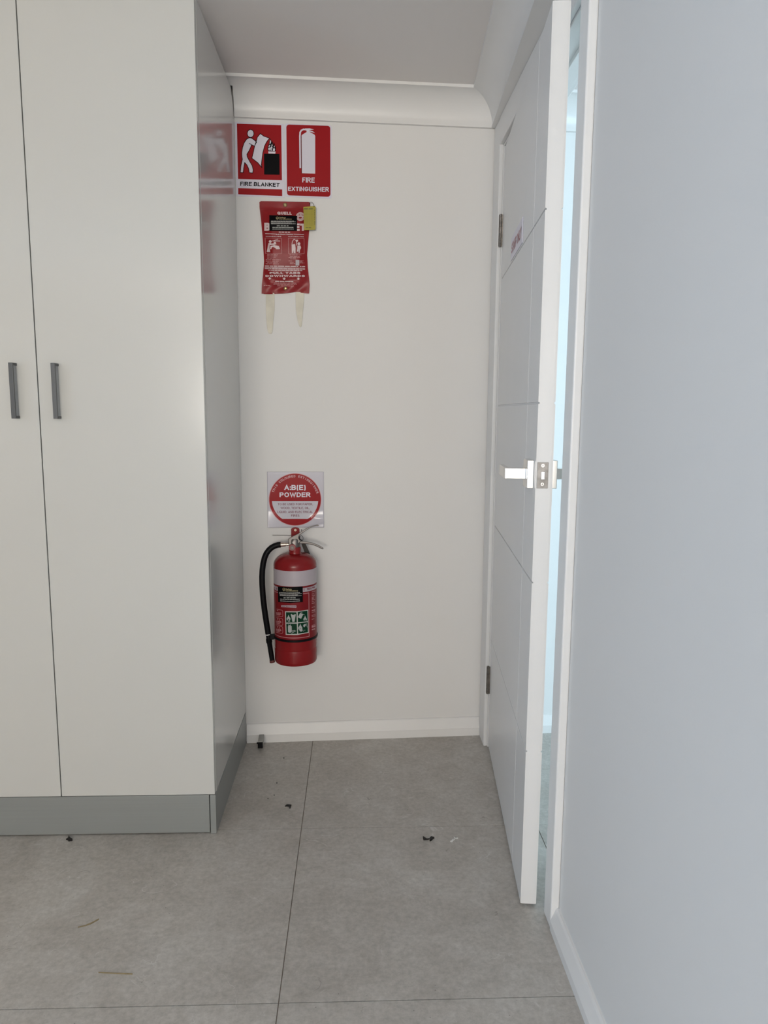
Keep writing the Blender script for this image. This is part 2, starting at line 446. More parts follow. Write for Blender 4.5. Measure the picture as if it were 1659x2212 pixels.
class Print:
    """flat print on a surface: everything is given in crop pixels and lands on that surface"""
    def __init__(self, fr, surf):
        self.fr = fr; self.surf = surf; self.mb = MB()
    def P(self, x, y):
        return self.surf(*self.fr(x, y))
    def poly(self, pts):
        self.mb.add([self.P(*p) for p in pts], [tuple(range(len(pts)))])
        return self
    def quad(self, q, nx=1, ny=1):          # TL TR BR BL
        (ax, ay), (bx, by), (cx, cy), (dx, dy) = q
        vs = []; fs = []
        for j in range(ny + 1):
            t = j / ny
            for i in range(nx + 1):
                u = i / nx
                x = (ax * (1 - u) + bx * u) * (1 - t) + (dx * (1 - u) + cx * u) * t
                y = (ay * (1 - u) + by * u) * (1 - t) + (dy * (1 - u) + cy * u) * t
                vs.append(self.P(x, y))
        for j in range(ny):
            for i in range(nx):
                a = j * (nx + 1) + i
                fs.append((a, a + 1, a + nx + 2, a + nx + 1))
        self.mb.add(vs, fs)
        return self
    def rect(self, x0, y0, x1, y1, nx=1, ny=1, sl=0.0):
        d = (x1 - x0) * sl
        return self.quad([(x0, y0), (x1, y0 + d), (x1, y1 + d), (x0, y1)], nx, ny)
    def text(self, s, q, bold=0.17, caps=True):
        vs, fs = stroke_text(s, bold) if caps else text2d(s, bold)
        xs = [v[0] for v in vs]; ys = [v[1] for v in vs]
        x0, x1, y0, y1 = min(xs), max(xs), min(ys), max(ys)
        (ax, ay), (bx, by), (cx, cy), (dx, dy) = q
        out = []
        for x, y, *ly in vs:
            u = (x - x0) / (x1 - x0); t = 1 - (y - y0) / (y1 - y0)
            X = (ax * (1 - u) + bx * u) * (1 - t) + (dx * (1 - u) + cx * u) * t
            Y = (ay * (1 - u) + by * u) * (1 - t) + (dy * (1 - u) + cy * u) * t
            w = self.P(X, Y)
            out.append((w[0], w[1] - 0.00012 * (ly[0] if ly else 0), w[2]))
        self.mb.add(out, fs)
        return self
    def trect(self, s, x0, y0, x1, y1, sl=0.0, bold=0.17, caps=True):
        d = (x1 - x0) * sl
        return self.text(s, [(x0, y0), (x1, y0 + d), (x1, y1 + d), (x0, y1)], bold, caps)
    def ellipse(self, cx, cy, rx, ry, n=28, a0=0, a1=360):
        return self.poly([(cx + rx * math.cos(math.radians(a0 + (a1 - a0) * k / n)), cy + ry * math.sin(math.radians(a0 + (a1 - a0) * k / n))) for k in range(n)])
    def ring(self, cx, cy, r0, r1, n=64):
        vs = []
        for k in range(n):
            a = 2 * math.pi * k / n
            vs += [self.P(cx + r0 * math.cos(a), cy + r0 * math.sin(a)), self.P(cx + r1 * math.cos(a), cy + r1 * math.sin(a))]
        self.mb.add(vs, [(2 * k, 2 * k + 1, (2 * k + 3) % (2 * n), (2 * k + 2) % (2 * n)) for k in range(n)])
        return self
    def stroke(self, pts, w, closed=False, sub=1):
        if closed: pts = list(pts) + [pts[0]]
        for (ax, ay), (bx, by) in zip(pts[:-1], pts[1:]):
            L = math.hypot(bx - ax, by - ay) or 1
            ex, ey = (bx - ax) / L * w * 0.35, (by - ay) / L * w * 0.35
            nx, ny = -(by - ay) / L * w / 2, (bx - ax) / L * w / 2
            k0 = len(self.mb.v)
            self.quad([(ax - ex + nx, ay - ey + ny), (bx + ex + nx, by + ey + ny), (bx + ex - nx, by + ey - ny), (ax - ex - nx, ay - ey - ny)], sub, 1)
            self.lay = (getattr(self, 'lay', 0) + 1) % 3
            self.mb.v[k0:] = [(q[0], q[1] - 0.00008 * self.lay - 0.00004, q[2]) for q in self.mb.v[k0:]]
        return self
    def dashes(self, x0, y, x1, h, sl=0.0, word=(18, 52), gap=7, seed=0, sub=1):
        r = random.Random(seed)
        x = x0
        while x < x1 - 4:
            w = min(r.uniform(*word), x1 - x)
            yy = y + (x - x0) * sl
            self.rect(x, yy - h / 2, x + w, yy + h / 2, sub, 1, sl)
            x += w + gap
        return self
    def build(self, name, m, parent, label=None):
        o = self.mb.build(name, m, parent, recalc=False)
        if name in ('small_print', 'sticker_print', 'punch_grid', 'flame_highlight'): o['kind'] = 'stuff'
        if label: o['label'] = label
        return o

# ================================================================== THE ROOM
ZC = 2.243                               # ceiling height
XW = 0.876                               # room face of the right wall
YF, XL = -6.50, -2.80                    # wall behind the camera, left wall
def yb(x): return math.tan(AL) * x       # back wall line

# floor with its tiles
T = 0.6312
floor = MB().box(XL, 3.2, YF, 0.4, -0.06, -0.0025).build('floor', GROUT)
tag(floor, kind='structure')
TXs = [0.2419 - 2 * 1.2640, 0.2419 - 1.2640, 0.2419, 0.2419 + 0.6890, 0.2419 + 0.6890 + 1.264, 3.4]
TYs = [-0.5691 + T] + [-0.5691 - T * k for k in range(0, 10)]
g = 0.0011
for i in range(len(TXs) - 1):
    for j in range(len(TYs) - 1):
        x0, x1 = max(TXs[i], XL) + g, min(TXs[i + 1], 3.2) - g
        y1, y0 = min(TYs[j], 0.30) - g, max(TYs[j + 1], YF) + g
        if x1 - x0 < 0.05 or y1 - y0 < 0.05: continue
        b = 0.0001
        mb = MB().loops([[(x0, y0, -0.0025), (x1, y0, -0.0025), (x1, y1, -0.0025), (x0, y1, -0.0025)],
                         [(x0, y0, -b), (x1, y0, -b), (x1, y1, -b), (x0, y1, -b)],
                         [(x0 + b, y0 + b, 0), (x1 - b, y0 + b, 0), (x1 - b, y1 - b, 0), (x0 + b, y1 - b, 0)]])
        mb.build('floor_tile', TILE, floor)

# back wall (shared with the next room), ceilings
def wall_strip(name, p0, p1, th, z0, z1, m=WALL):
    a = Vector((p0[0], p0[1], 0)); b = Vector((p1[0], p1[1], 0))
    d = (b - a).normalized(); n = Vector((-d.y, d.x, 0)) * th
    A = [a, b, b + n, a + n]
    o = MB().loft([p + Vector((0, 0, z0)) for p in A], [p + Vector((0, 0, z1)) for p in A]).build(name, m)
    return tag(o, kind='structure')
wall_strip('wall_back', (XL - 0.1, yb(XL - 0.1)), (3.3, yb(3.3)), 0.10, -0.06, ZC + 0.1)
tag(MB().box(XL, 3.2, YF, 0.4, ZC, ZC + 0.08).build('ceiling', CEIL), kind='structure')

# right wall with the doorway (opening y -0.950 .. -0.045)
OY0, OY1, OZ = -0.952, -0.043, 2.074
mb = MB()
mb.box(XW, XW + 0.09, YF, OY0, -0.0, ZC)
mb.box(XW, XW + 0.09, OY1, yb(XW) + 0.01, -0.0, ZC)
mb.box(XW, XW + 0.09, OY0, OY1, OZ, ZC)
tag(mb.build('wall_right', WALL), kind='structure')

# left wall with a window, wall behind the camera with glazed doors, next room's walls
def holed_wall(name, axis, pos, th, a0, a1, holes):
    mb = MB()
    h0, h1, z0, z1 = holes
    def bx(p0, p1, q0, q1):
        if axis == 'x': mb.box(pos, pos + th, p0, p1, q0, q1)
        else: mb.box(p0, p1, pos, pos + th, q0, q1)
    bx(a0, h0, 0, ZC); bx(h1, a1, 0, ZC); bx(h0, h1, z1, ZC)
    if z0 > 0: bx(h0, h1, 0, z0)
    return tag(mb.build(name, WALL), kind='structure')
def window(name, axis, pos, h0, h1, z0, z1, mull):
    r = empty(name, (0, 0, 0)); tag(r, kind='structure')
    f = 0.05
    def bx(p0, p1, q0, q1, t0, t1):
        mb = MB()
        if axis == 'x': mb.box(pos + t0, pos + t1, p0, p1, q0, q1)
        else: mb.box(p0, p1, pos + t0, pos + t1, q0, q1)
        return mb
    for a in ((h0, h0 + f, z0, z1), (h1 - f, h1, z0, z1), (h0 + f, h1 - f, z0, z0 + f), (h0 + f, h1 - f, z1 - f, z1)):
        bx(*a, 0.02, 0.07).build('window_frame', FRAMEA, r, bevel=0.003)
    xs = [h0 + f] + [h0 + (h1 - h0) * k / (mull + 1) for k in range(1, mull + 1)] + [h1 - f]
    for x in xs[1:-1]:
        bx(x - f / 2, x + f / 2, z0 + f, z1 - f, 0.025, 0.065).build('mullion', FRAMEA, r, bevel=0.003)
    for a, b in zip(xs[:-1], xs[1:]):
        bx(a, b, z0 + f, z1 - f, 0.043, 0.047).build('pane', GLASS, r)
holed_wall('wall_left', 'x', XL - 0.09, 0.09, YF - 0.09, yb(XL) + 0.01, (-4.5, -2.5, 0.9, 2.0))
window('window_1', 'x', XL - 0.09, -4.5, -2.5, 0.9, 2.0, 1)
holed_wall('wall_front', 'y', YF - 0.09, 0.09, XL - 0.09, XW + 0.09, (-1.05, 0.75, 0.70, 2.1))
window('window_2', 'y', YF - 0.09, -1.05, 0.75, 0.70, 2.1, 1)
holed_wall('wall_next_front', 'y', -2.99, 0.09, XW + 0.09, 3.2, (1.4, 3.0, 0.55, 2.05))
window('window_3', 'y', -2.99, 1.4, 3.0, 0.55, 2.05, 1)
tag(MB().box(3.2, 3.29, -2.99, 0.5, 0, ZC).build('wall_next_right', WALL), kind='structure')

# cove cornice: profile (out of wall, below ceiling)
def cove(proj, height, lip=0.009, k=12):
    pr = [(0, 0), (proj, 0), (proj, -lip)]
    for i in range(1, k):
        a = math.pi / 2 * i / k
        pr.append((proj - (proj - lip) * math.sin(a) * 1.0, -lip - (height - lip - 0.006) * (1 - math.cos(a))))
    pr += [(lip + 0.003, -height + 0.006), (lip + 0.003, -height), (0, -height)]
    return pr
CP, CH = 0.092, ZC - 2.1446
prof = cove(CP, CH)
# back cornice, mitred into the right hand one
mb = MB()
SL, SR = -0.10, 0.8625
A = [w2(SL if n > 0.055 else 0.0012, n, ZC + z + (0.002 if z == 0 else 0)) for n, z in prof]
B = [w2(SR - n, n, ZC + z + (0.002 if z == 0 else 0)) for n, z in prof]
mb.loft(A, B)
tag(mb.build('trim_1', TRIM, smooth=True), kind='structure')
# right cornice runs out of true with the door line
mb = MB()
Ls = []
for y_ in (None, -2.2):
    L = []
    for n, z in prof:
        p = w2(SR - n, n, ZC + z)
        if y_ is not None: p = Vector((p.x - 0.055 * (p.y - y_), y_, p.z))
        if n == 0: p.x = XW
        if z == 0: p.z = ZC + 0.002
        L.append(p)
    Ls.append(L)
mb.loops(Ls)
tag(mb.build('trim_2', TRIM, smooth=True), kind='structure')
# cornices of the next room
XN = XW + 0.09
mb = MB()
mb.loft([w2(XN / math.cos(AL) + n, n, ZC + z) for n, z in prof], [w2(3.15, n, ZC + z) for n, z in prof])
tag(mb.build('trim_3', TRIM, smooth=True), kind='structure')
mb = MB()
mb.loft([(XN + n, yb(XN + n) - n, ZC + z) for n, z in prof], [(XN + n, -2.89, ZC + z) for n, z in prof])
tag(mb.build('trim_4', TRIM, smooth=True), kind='structure')

# skirting boards (splayed top)
SK = [(0, 0), (0.015, 0), (0.015, 0.030), (0.0065, 0.066), (0.004, 0.069), (0, 0.069)]
o = MB().loft([w2(0.002, n, z) for n, z in SK], [w2(0.862, n, z) for n, z in SK]).build('baseboard_back', TRIM); tag(o, kind='structure')
SKR = [(0, 0), (0.021, 0), (0.0205, 0.022), (0.009, 0.050), (0.005, 0.054), (0, 0.054)]
o = MB().loft([(XW - n, -1.0035, z) for n, z in SKR], [(XW - n, YF, z) for n, z in SKR]).build('baseboard_right', TRIM); tag(o, kind='structure')
o = MB().loft([w2(XN + 0.02, n, z) for n, z in SK], [w2(3.18, n, z) for n, z in SK]).build('baseboard_next_room', TRIM); tag(o, kind='structure')

# door lining and architraves
o = MB().box(XW - 0.001, XN + 0.001, OY1 - 0.020, OY1, 0, OZ).build('door_lining', TRIM, bevel=0.001); tag(o, kind='structure')
o.name = 'trim_5'
o = MB().box(XW - 0.001, XN + 0.001, OY0, OY0 + 0.020, 0, OZ).build('trim_6', TRIM, bevel=0.001); tag(o, kind='structure')
o = MB().box(XW - 0.001, XN + 0.001, OY0 + 0.020, OY1 - 0.020, OZ - 0.020, OZ).build('trim_7', TRIM, bevel=0.001); tag(o, kind='structure')
# door stops
o = MB().box(XW + 0.044, XN - 0.01, OY1 - 0.032, OY1 - 0.020, 0, OZ - 0.02).build('trim_8', TRIM, bevel=0.001); tag(o, kind='structure')
o = MB().box(XW + 0.044, XN - 0.01, OY0 + 0.020, OY0 + 0.032, 0, OZ - 0.02).build('trim_9', TRIM, bevel=0.001); tag(o, kind='structure')
o = MB().box(XW + 0.044, XN - 0.01, OY0 + 0.032, OY1 - 0.032, OZ - 0.032, OZ - 0.02).build('trim_10', TRIM, bevel=0.001); tag(o, kind='structure')
# hinge side, latch side and head architraves (rounded inner edge)
def arch(name, y0, y1, z0, z1, x0, x1):
    o = MB().box(x0, x1, y0, y1, z0, z1).build(name, TRIM, bevel=0.004, bseg=3)
    return tag(o, kind='structure')
arch('trim_11', -0.0585, 0.0410, 0.0, 2.1440, 0.8617, XW)
arch('trim_12', -1.003, -0.943, 0.0, 2.1445, 0.8560, XW)
arch('trim_13', -0.943, -0.0585, 2.060, 2.1445, 0.8600, XW)
arch('trim_14', -1.010, -0.943, 0.0, 2.13, XN, XN + 0.016)
arch('trim_15', -0.0585, 0.030, 0.0, 2.13, XN, XN + 0.016)
arch('trim_16', -0.943, -0.0585, 2.060, 2.13, XN, XN + 0.016)

# ================================================================== THE DOOR
HX, HY, ANG, LWD, LTH = 0.8777, -0.0700, 0.0865, 0.8543, 0.038
door = empty('door_1', (HX, HY, 0.0)); door.rotation_euler.z = -ANG
tag(door, kind='structure')
# local frame: -y along the leaf towards the latch, -x is the room face (x 0 .. LTH)
Z0, Z1 = 0.008, 2.048
leaf = MB().box(0.003, LTH - 0.003, -LWD, 0, Z0, Z1).build('leaf', DOORP, door)
zs = [Z0, 0.4030, 0.8145, 1.2235, 1.6360, Z1]
ys = [0.0, -0.690, -LWD]
gv = 0.0016
def panel(x_out, x_in):
    for k in range(5):
        for j in range(2):
            a0 = ys[j] - (gv if j else 0); a1 = ys[j + 1] + (0 if j else gv)
            b0 = zs[k] + (gv if k else 0); b1 = zs[k + 1] - (gv if k < 4 else 0)
            c = 0.0009
            p0 = [(x_in, a0, b0), (x_in, a1, b0), (x_in, a1, b1), (x_in, a0, b1)]
            e0 = c if j else 0; e1 = 0 if j else -c
            q = [(x_out, a0 - e0, b0 + c), (x_out, a1 - e1, b0 + c), (x_out, a1 - e1, b1 - c), (x_out, a0 - e0, b1 - c)]
            MB().loft(p0, q).build('door_panel', DOORP, leaf)
panel(0.0, 0.0035)
panel(LTH, LTH - 0.0035)
# lever handles on both faces
HC = -(LWD - 0.060); HZ = 1.0615
def lever(sgn, x):
    h = empty('lever_handle', (x, HC, HZ)); h.parent = door
    MB().box(*sorted((0, sgn * 0.0155)), -0.032, 0.032, -0.0325, 0.0325).build('rose', CHROME, h, bevel=0.0015)
    mb = MB().box(*sorted((sgn * 0.0155, sgn * 0.064)), -0.0125, 0.0125, -0.0125, 0.0125)
    mb.build('neck', CHROME, h, bevel=0.0012)
    MB().box(*sorted((sgn * 0.052, sgn * 0.064)), 0.0120, 0.105, -0.0125, 0.0125).build('lever', CHROME, h, bevel=0.0012)
lever(-1, 0.0); lever(1, LTH)
# latch plate on the closing edge
plate = MB().box(0.0025, 0.0275, -LWD - 0.0012, -LWD + 0.001, 1.0325, 1.0915).build('latch_plate', mat('latch_plate_metal', (0.30, 0.29, 0.28), 0.5, 1.0, noise=(80, 0.2)), door, bevel=0.0006)
MB().box(0.0105, 0.0195, -LWD - 0.0075, -LWD - 0.0010, 1.0525, 1.0715).build('latch_bolt', CHROME, plate, bevel=0.0012)
for zz in (1.0420, 1.0840):
    mb = MB().tube([(0.0150, -LWD - 0.0010, zz), (0.0150, -LWD - 0.0022, zz)], 0.0038, 14)
    sc = mb.build('screw', CHROME, plate, smooth=True)
    MB().box(0.0146, 0.0154, -LWD - 0.0026, -LWD - 0.0021, zz - 0.0025, zz + 0.0025).box(0.0125, 0.0175, -LWD - 0.0026, -LWD - 0.0021, zz - 0.0004, zz + 0.0004).build('screw_slot', DARKM, plate)
# butt hinges
for zc_ in (1.7915, 0.2530):
    h = empty('hinge', (-0.0075, 0.0045, zc_)); h.parent = door
    for k in range(5):
        z0 = -0.050 + k * 0.020
        MB().tube([(0, 0, z0 + 0.0006), (0, 0, z0 + 0.0194)], 0.0055, 16).build('knuckle', HINGE, h, smooth=True)
    MB().tube([(0, 0, -0.0515), (0, 0, 0.0515)], 0.0040, 12).build('hinge_pin', HINGE, h, smooth=True)
    MB().box(0.002, 0.009, -0.0040, -0.0018, -0.05, 0.05).build('hinge_leaf', HINGE, h)

# STAFF ONLY sign on the door face
root = empty('staff_only_sign', (HX, HY, 0), -ANG)
tag(root, 'small white rectangular STAFF ONLY sign with pink-red letters on the open door', 'sign')
MB().box(-0.0022, -0.0002, -0.505, -0.262, 1.6425, 1.7080).build('plate', SWHITE, root, bevel=0.0004)
vs, fs = stroke_text('STAFF ONLY', 0.19)
X0, X1 = min(v[0] for v in vs), max(v[0] for v in vs); Y0, Y1 = min(v[1] for v in vs), max(v[1] for v in vs)
MB().add([(-0.0025 - 0.0001 * ly, -0.280 - (x - X0) / (X1 - X0) * 0.207, 1.6560 + (y - Y0) / (Y1 - Y0) * 0.036) for x, y, ly in vs], fs).build('lettering', STAFF, root, recalc=False)

# ================================================================== THE TALL CABINET
DC, HP, GX = 0.5891, 0.1184, -0.4300
CZ = 2.2150
cab = empty('tall_cabinet', (0, 0, 0))
tag(cab, 'tall glossy cream two-door pantry cupboard with grey kickboard beside the fire signs', 'cabinet')
WD = 0.430
XA = GX - WD
def byb(x): return yb(x) - 0.002
# carcass: boards
mb = MB()
mb.box(XA, XA + 0.016, -(DC - 0.021), byb(XA) - 0.001, HP, CZ)
mb.box(XA + 0.016, -0.018, -(DC - 0.021), -0.06, HP, HP + 0.016)
mb.box(XA + 0.016, -0.018, -(DC - 0.021), -0.06, CZ - 0.016, CZ)
mb.box(GX - 0.008, GX + 0.008, -(DC - 0.026), -0.06, HP + 0.016, CZ - 0.016)
mb.build('carcass', CARC, cab)
# end panel, scribed at its top back corner around the cornice
yB = -0.0025
pan = [(-(DC - 0.021), HP), (yB, HP), (yB, 2.1415), (-0.0185, 2.1430), (-0.0210, 2.1600), (-0.0240, 2.1760), (-0.0400, 2.1960), (-0.0520, 2.2035), (-0.0580, CZ), (-(DC - 0.021), CZ)]
MB().loft([(-0.017, y, z) for y, z in pan], [(0.0, y, z) for y, z in pan]).build('end_panel', LAM, cab, bevel=0.0006)
for k, (x0, x1, hx) in enumerate(((GX + 0.0013, -0.0008, -0.379), (XA + 0.001, GX - 0.0013, -0.4855))):
    d = MB().box(x0, x1, -DC, -(DC - 0.018), HP + 0.0015, CZ).build('cabinet_door', LAM, cab, bevel=0.0012)
    # D handle with two feet and a flat web
    yF = -DC
    z0, z1 = 1.1770, 1.3190
    h = MB().box(hx - 0.0055, hx + 0.0055, yF - 0.0260, yF - 0.0200, z0, z1)
    hd = h.build('handle', NICK, d, bevel=0.0008)
    for a in (z0, z1 - 0.0065):
        MB().box(hx - 0.0055, hx + 0.0055, yF - 0.0200, yF + 0.0, a, a + 0.0065).build('handle_foot', NICK, hd, bevel=0.0006)
    MB().box(hx - 0.0055, hx + 0.0035, yF - 0.0200, yF - 0.0002, z0 + 0.0065, z1 - 0.0065).build('handle_web', mat('handle_web_grey', (0.36, 0.37, 0.375), 0.45, noise=(60, 0.05)), hd)
# kickboards
MB().box(XA, -0.0175, -DC + 0.001, -DC + 0.017, 0.0040, HP - 0.0005).build('kickboard', KICK, cab, bevel=0.0006)
MB().box(-0.0150, 0.0012, -DC, -0.019, 0.0005, HP - 0.0005).build('kickboard', KICK, cab, bevel=0.0006)
for x in (XA + 0.1, GX, -0.1):
    MB().lathe([(0.014, 0.0), (0.02, 0.004), (0.012, 0.01), (0.012, 0.10), (0.022, 0.106), (0.022, HP)], 14, x, -DC + 0.09).build('leg', RUBBER, cab, smooth=True)

# ================================================================== SIGNS ON THE BACK WALL
def flat_surf(root, n):
    def f(u, v):
        s, _, z = bw(u, v, n)
        return LW(root, (s, n, z))
    return f
def rounded(x0, z0, x1, z1, r, k=6):
    pts = []
    for cx, cz, a in ((x1 - r, z1 - r, 0), (x0 + r, z1 - r, 90), (x0 + r, z0 + r, 180), (x1 - r, z0 + r, 270)):
        pts += [(cx + r * math.cos(math.radians(a + 90 * i / k)), cz + r * math.sin(math.radians(a + 90 * i / k))) for i in range(k + 1)]
    return pts

F1 = frame(480, 240, 5.925)
# --- fire blanket sign
root = wall_root('fire_blanket_sign', 0.080, 0.0, 1.902)
tag(root, 'red and white FIRE BLANKET sign showing a figure holding a blanket before a fire', 'sign')
pts = rounded(0.0018, 1.9020, 0.1605, 2.1325, 0.003)
MB().loft([LW(root, (s, 0.0002, z)) for s, z in pts], [LW(root, (s, 0.0016, z)) for s, z in pts]).build('sheet', SWHITE, root)
def pr(n): return Print(F1, flat_surf(root, n))
n0 = 0.0019
p = pr(n0); p.poly([(188, 160), (755, 180), (765, 885), (203, 868)]); p.poly([(205, 985), (768, 1003), (768, 1088), (205, 1065)]); p.build('red_field', RED, root)
p = pr(0.0021); p.poly([(535, 545), (733, 548), (735, 815), (537, 812)]).build('black_box_symbol', BLACK, root)
body = [(345, 342), (312, 360), (280, 408), (260, 468), (251, 530), (252, 580), (258, 615), (240, 700), (232, 785), (268, 788), (275, 730), (288, 658),
        (315, 688), (338, 735), (347, 788), (390, 793), (396, 755), (384, 700), (352, 645), (320, 585), (316, 552), (345, 505), (366, 460), (376, 430), (413, 448), (440, 398), (405, 366), (374, 345)]
blank = [(488, 288), (530, 320), (605, 347), (568, 395), (541, 450), (520, 530), (506, 640), (500, 690), (508, 722), (488, 700), (455, 660), (380, 603), (400, 520), (415, 447), (440, 375), (450, 335)]
p = pr(0.0022); p.poly(body); p.ellipse(363, 287, 42, 50); p.build('figure', SWHITE, root)
p = pr(0.0023); p.poly(blank); p.poly([(588, 515), (683, 517), (680, 545), (592, 543)]); p.build('blanket_symbol', SWHITE, root)
p = pr(0.0024)
p.stroke(body, 8, True); p.stroke([(363 + 42 * math.cos(a / 24 * 6.2832), 287 + 50 * math.sin(a / 24 * 6.2832)) for a in range(24)], 8, True)
p.stroke(blank, 8, True); p.stroke([(345, 413), (376, 430), (413, 448)], 8); p.stroke([(413, 372), (440, 374)], 7)
p.build('outline', BLACK, root)
p = pr(0.0024)
p.poly([(590, 512), (578, 484), (588, 445), (598, 420), (602, 385), (616, 350), (630, 386), (632, 402), (640, 376), (650, 420), (652, 440), (662, 398), (673, 430), (668, 458), (682, 446), (688, 490), (680, 516)])
p.build('flame', BLACK, root)
p = pr(0.0026)
for q in ([(612, 366), (624, 384), (622, 410), (607, 426)], [(596, 505), (588, 482), (600, 462), (612, 478), (606, 506)], [(618, 505), (614, 470), (632, 448), (646, 470), (640, 482), (632, 470), (634, 508)],
          [(646, 508), (650, 484), (664, 470), (676, 486), (672, 510)], [(592, 452), (606, 432), (616, 440), (602, 462)], [(628, 440), (640, 418), (646, 452)], [(658, 462), (668, 440), (672, 462)]):
    p.poly(q)
p.build('flame_highlight', SWHITE, root)
p = pr(0.0021); p.text('FIRE BLANKET', [(232, 897), (738, 913), (733, 976), (230, 962)], 0.185).build('lettering', BLACK, root)

# --- fire extinguisher sign
root = wall_root('fire_extinguisher_sign', 0.240, 0.0, 1.904)
tag(root, 'red FIRE EXTINGUISHER sign with white extinguisher symbol, next to the fire blanket sign', 'sign')
pts = rounded(0.1625, 1.9045, 0.3165, 2.1345, 0.006)
MB().loft([LW(root, (s, 0.0002, z)) for s, z in pts], [LW(root, (s, 0.0016, z)) for s, z in pts]).build('sheet', SWHITE, root)
p = pr(0.0019)
rc = []
for cx, cy, a in ((1347, 224, -90), (1350, 1060, 0), (866, 1044, 90), (857, 208, 180)):
    rc += [(cx + 36 * math.cos(math.radians(a + 15 * i)), cy + 36 * math.sin(math.radians(a + 15 * i))) for i in range(7)]
p.poly(rc).build('red_field', RED, root)
p = pr(0.0022)
p.poly([(1012, 325), (1020, 305), (1080, 268), (1078, 240), (1118, 240), (1120, 266), (1180, 300), (1190, 318), (1190, 800), (1018, 795)])
p.poly([(1056, 222), (1120, 220), (1176, 236), (1120, 243), (1075, 245)])
p.poly([(1122, 246), (1160, 258), (1188, 280), (1120, 262)])
p.stroke([(1078, 238), (1040, 234), (1012, 248), (998, 272), (994, 320), (996, 500), (999, 722)], 20)
p.build('extinguisher_symbol', SWHITE, root)
p = pr(0.0023); p.stroke([(1012, 320), (1015, 560), (1018, 796)], 6).build('outline', BLACK, root)
p = pr(0.0022); p.text('FIRE', [(1026, 848), (1184, 850), (1182, 920), (1024, 915)], 0.20).build('lettering', SWHITE, root)
p = pr(0.0022); p.text('EXTINGUISHER', [(842, 960), (1368, 965), (1366, 1042), (842, 1027)], 0.20).build('lettering', SWHITE, root)

# --- powder sign
F3 = frame(540, 1000, 8.295)
root = wall_root('powder_sign', 0.187, 0.0, 0.792)
tag(root, 'square white sign with red disc reading A:B(E) POWDER above the extinguisher', 'sign')
S0, S1, ZA, ZB = 0.0885, 0.2855, 0.7925, 0.9895
def curl(s, z):                            # the sheet lifts off the wall along its lower corners
    u = (s - S0) / (S1 - S0); v = (z - ZA) / (ZB - ZA)
    return 0.0016 + 0.006 * max(0, 0.30 - v) * abs(2 * u - 1) ** 2 * 3 + 0.004 * max(0, 0.28 - u) ** 1.5 * max(0, 0.75 - v) * 3 \
        + 0.0028 * math.exp(-(((u - 0.90) / 0.12) ** 2 + ((v - 0.16) / 0.05) ** 2))
NX, NZ = 60, 60
vs = []; fs = []
for j in range(NZ + 1):
    for i in range(NX + 1):
        s = S0 + (S1 - S0) * i / NX; z = ZA + (ZB - ZA) * j / NZ
        vs.append(LW(root, (s, curl(s, z), z)))
for j in range(NZ):
    for i in range(NX):
        a = j * (NX + 1) + i
        fs.append((a, a + 1, a + NX + 2, a + NX + 1))
GLOSSW = mat('glossy_sign_white', (0.60, 0.58, 0.64), 0.17, noise=(15, 0.012))
GLOSSR = mat('glossy_sign_red', (0.33, 0.005, 0.010), 0.2, spec=0.2, noise=(15, 0.02))
o = MB().add(vs, fs).build('sheet', GLOSSW, root, smooth=True)
sd = o.modifiers.new('thickness', 'SOLIDIFY'); sd.thickness = 0.0008; sd.offset = 1
def curl_surf(dn):
    def f(u, v):
        s, _, z = bw(u, v, 0.002)
        return LW(root, (s, curl(s, z) + dn, z))
    return f
def prc(dn): return Print(F3, curl_surf(dn))
CX, CY = 808, 655
p = prc(0.0014)
for k in range(20):
    p.ring(CX, CY, 462 * k / 20 + (0.01 if k == 0 else 0), 462 * (k + 1) / 20, 96)
p.build('red_disc', GLOSSR, root)
p = prc(0.0013); p.ring(CX, CY, 462, 472, 72).build('disc_edge', mat('disc_edge_pink', (0.60, 0.30, 0.32), 0.3, noise=(20, 0.02)), root)
p = prc(0.0018)
rows = 20
for k in range(rows):
    ya = 683 + (1003 - 683) * k / rows; yb_ = 683 + (1003 - 683) * (k + 1) / rows
    ha = math.sqrt(415 ** 2 - (ya - CY) ** 2); hb = math.sqrt(415 ** 2 - (yb_ - CY) ** 2)
    p.quad([(CX - ha, ya), (CX + ha, ya), (CX + hb, yb_), (CX - hb, yb_)], 30, 1)
p.build('white_panel', GLOSSW, root)
p = prc(0.0020); p.trect('A:B(E)', 612, 382, 998, 497, 0.0, 0.19).build('lettering', SWHITE, root)
p = prc(0.0020); p.trect('POWDER', 530, 520, 1088, 622, 0.0, 0.19).build('lettering', SWHITE, root)
p = prc(0.0022)
p.trect('TO BE USED FOR PAPER,', 497, 715, 1126, 760, 0, 0.15); p.trect('WOOD, TEXTILE, OIL,', 548, 783, 1072, 829, 0, 0.15)
p.trect('LIQUID, AND ELECTRICAL', 490, 852, 1130, 902, 0, 0.15); p.trect('FIRES', 738, 922, 886, 963, 0, 0.15)
p.build('lettering', DTEXT, root)
p = prc(0.0020)
word = 'THIS COLOURED EXTINGUISHER'
for k, ch in enumerate(word):
    if ch == ' ': continue
    a = math.radians(159.5 - (159.5 - 17.5) * k / (len(word) - 1))
    vs, fs = stroke_text(ch, 0.16)
    x0, x1 = min(v[0] for v in vs), max(v[0] for v in vs); y1 = max(v[1] for v in vs)
    sc = 40.0
    out = []
    for x, y, lay in vs:
        lx = (x - (x0 + x1) / 2) * sc; ly = (y - 0.5) * sc
        R_ = 418 + ly
        th = a - lx / 418
        w = p.P(CX + R_ * math.cos(th), CY - R_ * math.sin(th))
        out.append((w[0], w[1] - 0.00012 * lay, w[2]))
    p.mb.add(out, fs)
